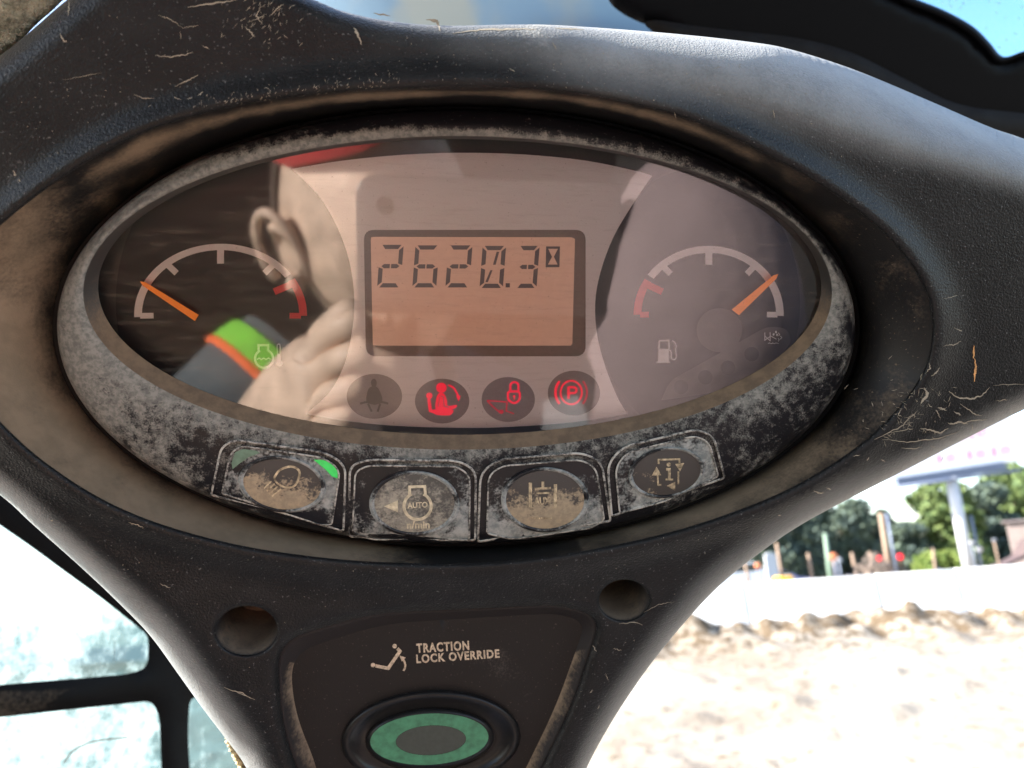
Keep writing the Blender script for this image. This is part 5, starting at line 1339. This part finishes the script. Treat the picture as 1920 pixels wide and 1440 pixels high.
# yellow compressor-like machine with an orange skirt
a, c = W(1438, 1084, 22), W(1483, 1096, 22); x0, x1 = a.x, c.x
b = empty('yellow_machine', None, Vector(((x0 + x1) / 2, 22, 0.78)), 'low yellow and orange machine just over the barrier', 'machine'); w_ = x1 - x0; h_ = W(1460, 1082, 22).z - 0.78
mb = MB(); mb.box((w_ * 0.2, 0, h_ * 0.62), (w_ * 0.6, 0.7, h_ * 0.7)); mb.box((w_ * 0.2, 0, h_ * 0.99), (w_ * 0.5, 0.55, 0.06)); mb.build('machine_body', M['amber'], b, smooth=False)
mb = MB(); mb.box((-w_ * 0.3, 0, h_ * 0.55), (w_ * 0.38, 0.6, h_ * 0.62)); mb.build('machine_hood', M['sign_orange'], b, smooth=False)
for sx in (-1, 1):
    for sy in (-1, 1):
        mb = MB(); mb.tube([Vector((sx * w_ * 0.3, sy * 0.3, 0.16)), Vector((sx * w_ * 0.3, sy * 0.42, 0.16))], 0.16, 14); mb.build('wheel', M['tyre'], b)
# parked vehicles across the road
def car(name, px, y, L, H, paint, label, cat, yaw=0.0):
    p = W(px, 1088, y); b = empty(name, None, Vector((p.x, y, 0.78)), label, cat); b.rotation_euler = (0, 0, yaw)
    prof_ = [(-L / 2, 0.30), (-L / 2 + 0.02, 0.62), (-L / 2 + 0.15, H * 0.62), (-L * 0.28, H * 0.66), (-L * 0.17, H * 0.97), (-L * 0.05, H), (L * 0.18, H * 0.99), (L * 0.33, H * 0.66), (L / 2 - 0.08, H * 0.60), (L / 2, 0.55), (L / 2, 0.30)]
    mb = MB(); hw = 0.86
    mb.loft([[Vector((x * (1 if k > .9 else 0.985), s * hw * k - (0.10 * s if z > H * 0.7 else 0), z)) for x, z in prof_] for s, k in ((-1, 0.94), (-1, 1.0), (1, 1.0), (1, 0.94))])
    n_ = len(prof_); mb.f.append(tuple(range(n_))); mb.f.append(tuple(3 * n_ + k for k in range(n_))); o = mb.build('car_body', paint, b, angle=30); fix_normals(o)
    for s in (-1, 1):
        for xa, xb in ((-L * 0.23, -L * 0.03), (L * 0.0, L * 0.24)):
            mb = MB(); mb.box(((xa + xb) / 2, s * (hw - 0.09), H * 0.82), (xb - xa, 0.03, H * 0.22)); mb.build('window', M['glass_dark'], b, smooth=False)
        for x in (-L * 0.31, L * 0.31):
            mb = MB(); mb.tube([Vector((x, s * (hw - 0.18), 0.33)), Vector((x, s * (hw + 0.02), 0.33))], 0.33, 18); mb.build('wheel', M['tyre'], b)
car('parked_car', 1368, 32, 4.4, 1.50, M['paint_white'], 'white parked car at the edge of the console', 'car')
car('parked_car', 1428, 38, 4.5, 1.15, M['paint_blue'], 'low violet blue car behind the white sign', 'car')
# brown shed at the right edge, and a dark car roof before it
a = W(1893, 975, 40); b = empty('brown_shed', None, Vector((a.x + 3.6, 42.5, 0.78)), 'brown shed wall at the right edge behind the barrier', 'shed'); h_ = a.z - 0.78; b.rotation_euler = (0, 0, R(-30))
mb = MB(); mb.box((0, 0, h_ / 2), (4.0, 3.0, h_)); mb.build('shed_walls', M['shed_wall'], b, smooth=False)
mb = MB(); mb.add([Vector(q) for q in ((-2.2, -1.7, h_ + 0.003), (2.2, -1.7, h_ + 0.003), (2.2, 1.7, h_ + 0.003), (-2.2, 1.7, h_ + 0.003), (-2.2, 0, h_ + 0.12), (2.2, 0, h_ + 0.12))], [(0, 1, 5, 4), (2, 3, 4, 5), (0, 4, 3), (1, 2, 5), (0, 3, 2, 1)]); mb.build('shed_roof', M['shed_wall'], b, smooth=False)
for i, (px, top, y, w_, lab) in enumerate(((1895, 1044, 34, 1.7, 'low dark reddish heap in front of the brown shed'),)):
    p = W(px, top, y); b = empty('dark_canopy', None, Vector((p.x, y, 0.78)), 'dark reddish slanted canopy in front of the brown shed', 'canopy'); h_ = p.z - 0.78
    mb = MB(); mb.loft([[Vector((x, yy, z)) for x, z in ((-0.75, h_ - 0.34), (-0.2, h_ - 0.16), (0.3, h_ + 0.04), (0.8, h_ + 0.62), (1.3, h_ + 0.9), (1.3, h_ + 0.8), (0.3, h_ - 0.1), (-0.75, h_ - 0.42))] for yy in (-0.5, 0.5)])
    mb.f.append(tuple(range(8))); mb.f.append(tuple(8 + k for k in range(8))); o = mb.build('canopy_sheet', M['shed_roof'], b, smooth=False); fix_normals(o)
    for x in (-0.6, 1.1):
        mb = MB(); mb.tube([Vector((x, 0, 0)), Vector((x, 0, h_ - 0.3))], 0.05, 8); mb.build('canopy_leg', M['steel_grey'], b)

# billboard
YBB = 62.0
l0, l1 = W(1678, 905, YBB), W(1882, 873, YBB)
bb = empty('billboard', None, Vector((W(1818, 1070, YBB).x, YBB, 0.78)), 'large white billboard with red lettering on a thick white pole', 'billboard')
O_ = bb.location
def BL(px, py, dy=0.0):
    p = W(px, py, YBB + dy); return p - Vector(O_)
zt = BL(1785, 905).z; xt = BL(1785, 905).x
mb = MB(); mb.tube([Vector((0, 0, 0)), Vector((xt * 0.5, 0, zt * 0.5)), Vector((xt, 0, zt + 0.4))], 0.42, 24); mb.build('pole', M['steel_white'], bb)
mb = MB(); mb.tube([Vector((0.95, 0.1, 0)), Vector((xt + 0.95, 0.1, zt * 0.62))], 0.10, 8)
mb.build('pole_ladder', M['steel_grey'], bb)
q0, q1 = BL(1678, 897), BL(1882, 866); r0, r1 = BL(1680, 914), BL(1884, 881)
mb = MB()
for k in range(4):
    t0, t1 = k / 4 + 0.02, (k + 1) / 4 - 0.03
    A0, A1, B0, B1 = q0.lerp(r0, t0), q1.lerp(r1, t0), q0.lerp(r0, t1), q1.lerp(r1, t1)
    mb = MB(); dy = Vector((0, 0.25 + 0.05 * k, 0)); mb.add([A0 - dy, A1 - dy, B1 - dy, B0 - dy, A0 + dy, A1 + dy, B1 + dy, B0 + dy], [(0, 1, 2, 3), (7, 6, 5, 4), (0, 4, 5, 1), (3, 2, 6, 7), (0, 3, 7, 4), (1, 5, 6, 2)])
    o = mb.build('catwalk_rail', M['steel_grey'], bb, smooth=False); fix_normals(o)
mb = MB(); a, c = BL(1657, 917, -0.5), BL(1914, 881, -0.5); mb.tube([a, c], 0.12, 6); mb.build('catwalk_edge', M['steel_grey'], bb)
pa, pb = BL(1650, 903), BL(1912, 863); pt_ = Vector((0, 0, 5.6))
mb = MB(); d0 = Vector((0, 0.05, 0)); d1 = Vector((0, 0.5, 0))
mb.add([pa + d0, pb + d0, pb + pt_ + d0, pa + pt_ + d0, pa + d1, pb + d1, pb + pt_ + d1, pa + pt_ + d1], [(0, 1, 2, 3), (7, 6, 5, 4), (0, 4, 5, 1), (3, 2, 6, 7), (0, 3, 7, 4), (1, 5, 6, 2)])
panel = mb.build('billboard_panel', M['board'], bb, smooth=False); fix_normals(panel)
def BS(px, py, h=0.0): return BL(px, py, 0.0)
mb = MB()
for ch, px, py, w_, h_ in (('1', 1665, 884, 6, 14), ('1', 1696, 881, 6, 14), ('1', 1759, 868, 7, 15), ('8', 1776, 867, 15, 15), ('1', 1816, 862, 7, 17), ('8', 1832, 860, 16, 16), ('1', 1862, 856, 7, 17), ('8', 1878, 853, 17, 16)):
    mb = MB(); text_into(mb, ch, (px, py), (px + w_, py - w_ * 0.15), h_, 0, surf=BS, bold=-0.006); mb.build('numeral', M['board_red'], panel, smooth=False)
mb = MB(); text_into(mb, 'Lease', (1752, 838), (1852, 817), 24, 0, surf=BS, bold=-0.006)
tag(mb.build('lettering', M['board_red'], panel, smooth=False), kind='stuff')

# trees
def leaf_mat(name, c0, c1):
    m, nt, b, out = nmat(name)
    n = ntex(nt, 0.9, 4.0, 0.6)
    nt.links.new(mixc(nt, mapr(nt, n, 0.35, 0.65), c0, c1), b.inputs['Base Color']); b.inputs['Roughness'].default_value = 0.7; b.inputs['Specular IOR Level'].default_value = 0.2
    return m
M['leaf_dark'] = leaf_mat('leaf_dark', (0.050, 0.075, 0.072), (0.095, 0.125, 0.085))
M['leaf_green'] = leaf_mat('leaf_green', (0.055, 0.090, 0.035), (0.115, 0.155, 0.050))
M['leaf_bush'] = leaf_mat('leaf_bush', (0.085, 0.135, 0.03), (0.15, 0.195, 0.05))
npr = np.random.default_rng(11)
def leaves(cl, n, size):
    """n small leaf faces spread through overlapping clumps (centre, radii)"""
    vs, fs = [], []
    vol = np.array([c[1][0] * c[1][1] * c[1][2] for c in cl]); pick_ = npr.choice(len(cl), n, p=vol / vol.sum())
    for k in pick_:
        c, r = cl[k]
        d = npr.normal(size=3); d /= np.linalg.norm(d); q = np.array(c) + d * np.array(r) * npr.uniform(0.35, 1.0) ** 0.6
        u = npr.normal(size=3); u /= np.linalg.norm(u); w = np.cross(u, npr.normal(size=3)); w /= np.linalg.norm(w)
        s = size * npr.uniform(0.6, 1.4); i = len(vs)
        vs += [q - u * s, q + w * s * 0.6, q + u * s, q - w * s * 0.6]; fs.append((i, i + 1, i + 2, i + 3))
    return vs, fs
def tree(px, top, hw, y, mat, label, crown_lo=0.16, n=8000, size=0.23, group='trees beyond the road', name='tree'):
    p = W(px, top, y); H = p.z - 0.78; x = p.x; rw = hw / F * y
    b = empty(name, None, Vector((x, y, 0.78)), label, 'tree', group)
    mb = MB(); mb.tube([Vector((0, 0, 0)), Vector((rng.uniform(-.1, .1), 0, H * 0.35)), Vector((rng.uniform(-.25, .25), 0, H * 0.7)), Vector((0, 0, H * 0.93))], [0.16, 0.13, 0.09, 0.03], 8)
    for k in range(5):
        z = H * rng.uniform(0.4, 0.8); t = rng.uniform(0, 6.3); mb.tube([Vector((0, 0, z)), Vector((rw * 0.4 * math.cos(t), rw * 0.4 * math.sin(t), z + 0.3)), Vector((rw * 0.75 * math.cos(t), rw * 0.75 * math.sin(t), z + 0.7))], [0.06, 0.045, 0.02], 6)
    mb.build('trunk', M['bark'], b)
    cl = [((0, 0, H * 0.86), (rw * 0.6, rw * 0.6, H * 0.15))]
    for k in range(20):
        t = rng.uniform(0, 6.3); zz = rng.uniform(crown_lo, 0.86); rr = rng.uniform(0.25, 0.75) * (1 - 0.45 * zz)
        cl.append(((rw * rr * math.cos(t), rw * rr * math.sin(t), H * zz), (rw * rng.uniform(0.36, 0.58), rw * rng.uniform(0.36, 0.58), H * rng.uniform(0.08, 0.15))))
    cl += [((0, 0, H * 0.42), (rw * 0.62, rw * 0.62, H * 0.2)), ((rw * 0.2, 0, H * 0.2), (rw * 0.7, rw * 0.6, H * 0.17))]
    v, f = leaves(cl, n, size); mb = MB(); mb.add(v, f); mb.build('crown', mat, b, smooth=False)
for px, top, hw, y, lab in ((1440, 982, 60, 74, 'dark tree behind the console edge, leftmost of the row'), (1482, 948, 60, 76, 'dark tall tree behind the tall white sign'), (1527, 934, 56, 80, 'dark tree rising left of the green pole'), (1562, 955, 46, 84, 'small dark tree between two taller ones at the green pole'), (1596, 934, 54, 78, 'tall pale topped tree right of the green pole'), (1651, 956, 27, 80, 'narrow dark tree directly behind the utility pole'), (1693, 978, 58, 76, 'low dark tree right of the utility pole')):
    tree(px, top, hw, y, M['leaf_dark'], lab)
for px, top, hw, y, lab, mt in ((1762, 902, 80, 76, 'green tree left of the billboard pole', 'leaf_green'), (1842, 905, 64, 80, 'darker green tree right of the billboard pole', 'leaf_dark'), (1884, 868, 70, 88, 'tall green tree above the small pale sign', 'leaf_green'), (1940, 874, 72, 84, 'bright green tree above the brown shed', 'leaf_green')):
    tree(px, top, hw, y, M[mt], lab, crown_lo=0.06, n=11000, size=0.27)
def mass(name, x0, x1, y, zt, n, mat, label, size):
    cl = []
    for k in range(40):
        x = x0 + (x1 - x0) * (k + 0.5) / 40; h = zt * rng.uniform(0.7, 1.1)
        cl.append(((x, y + rng.uniform(-1, 1), 0.78 + h * 0.5), ((x1 - x0) / 45, 0.9, h * 0.5)))
    v, f = leaves(cl, n, size); mb = MB(); mb.add(v, f); tag(mb.build(name, mat, None, smooth=False), label, None, None, 'stuff')
mass('undergrowth', W(1385, 1080, 82).x, W(1740, 1060, 82).x, 82, 2.6, 9000, M['leaf_dark'], 'dark undergrowth below the trees', 0.2)
mass('roadside_brush', W(1722, 1060, 70).x, W(1800, 1060, 70).x, 70, 1.9, 5000, M['leaf_bush'], 'bright green brush at the foot of the trees', 0.16)
mb = MB(); v, f = leaves([((W(px, 1072, 27).x, 27, 0.78 + 0.45 * s), (0.45 * s, 0.3, 0.5 * s)) for px, s in ((1595, 0.9), (1640, 1.5), (1655, 1.3), (1630, 1.1))], 1600, 0.05); mb.add(v, f)
tag(mb.build('dry_brush', simple('dry_twigs', (0.22, 0.17, 0.14), 0.9, 0, 0.2, 5), None, smooth=False), 'dry grey brush by the wooden posts', None, None, 'stuff')
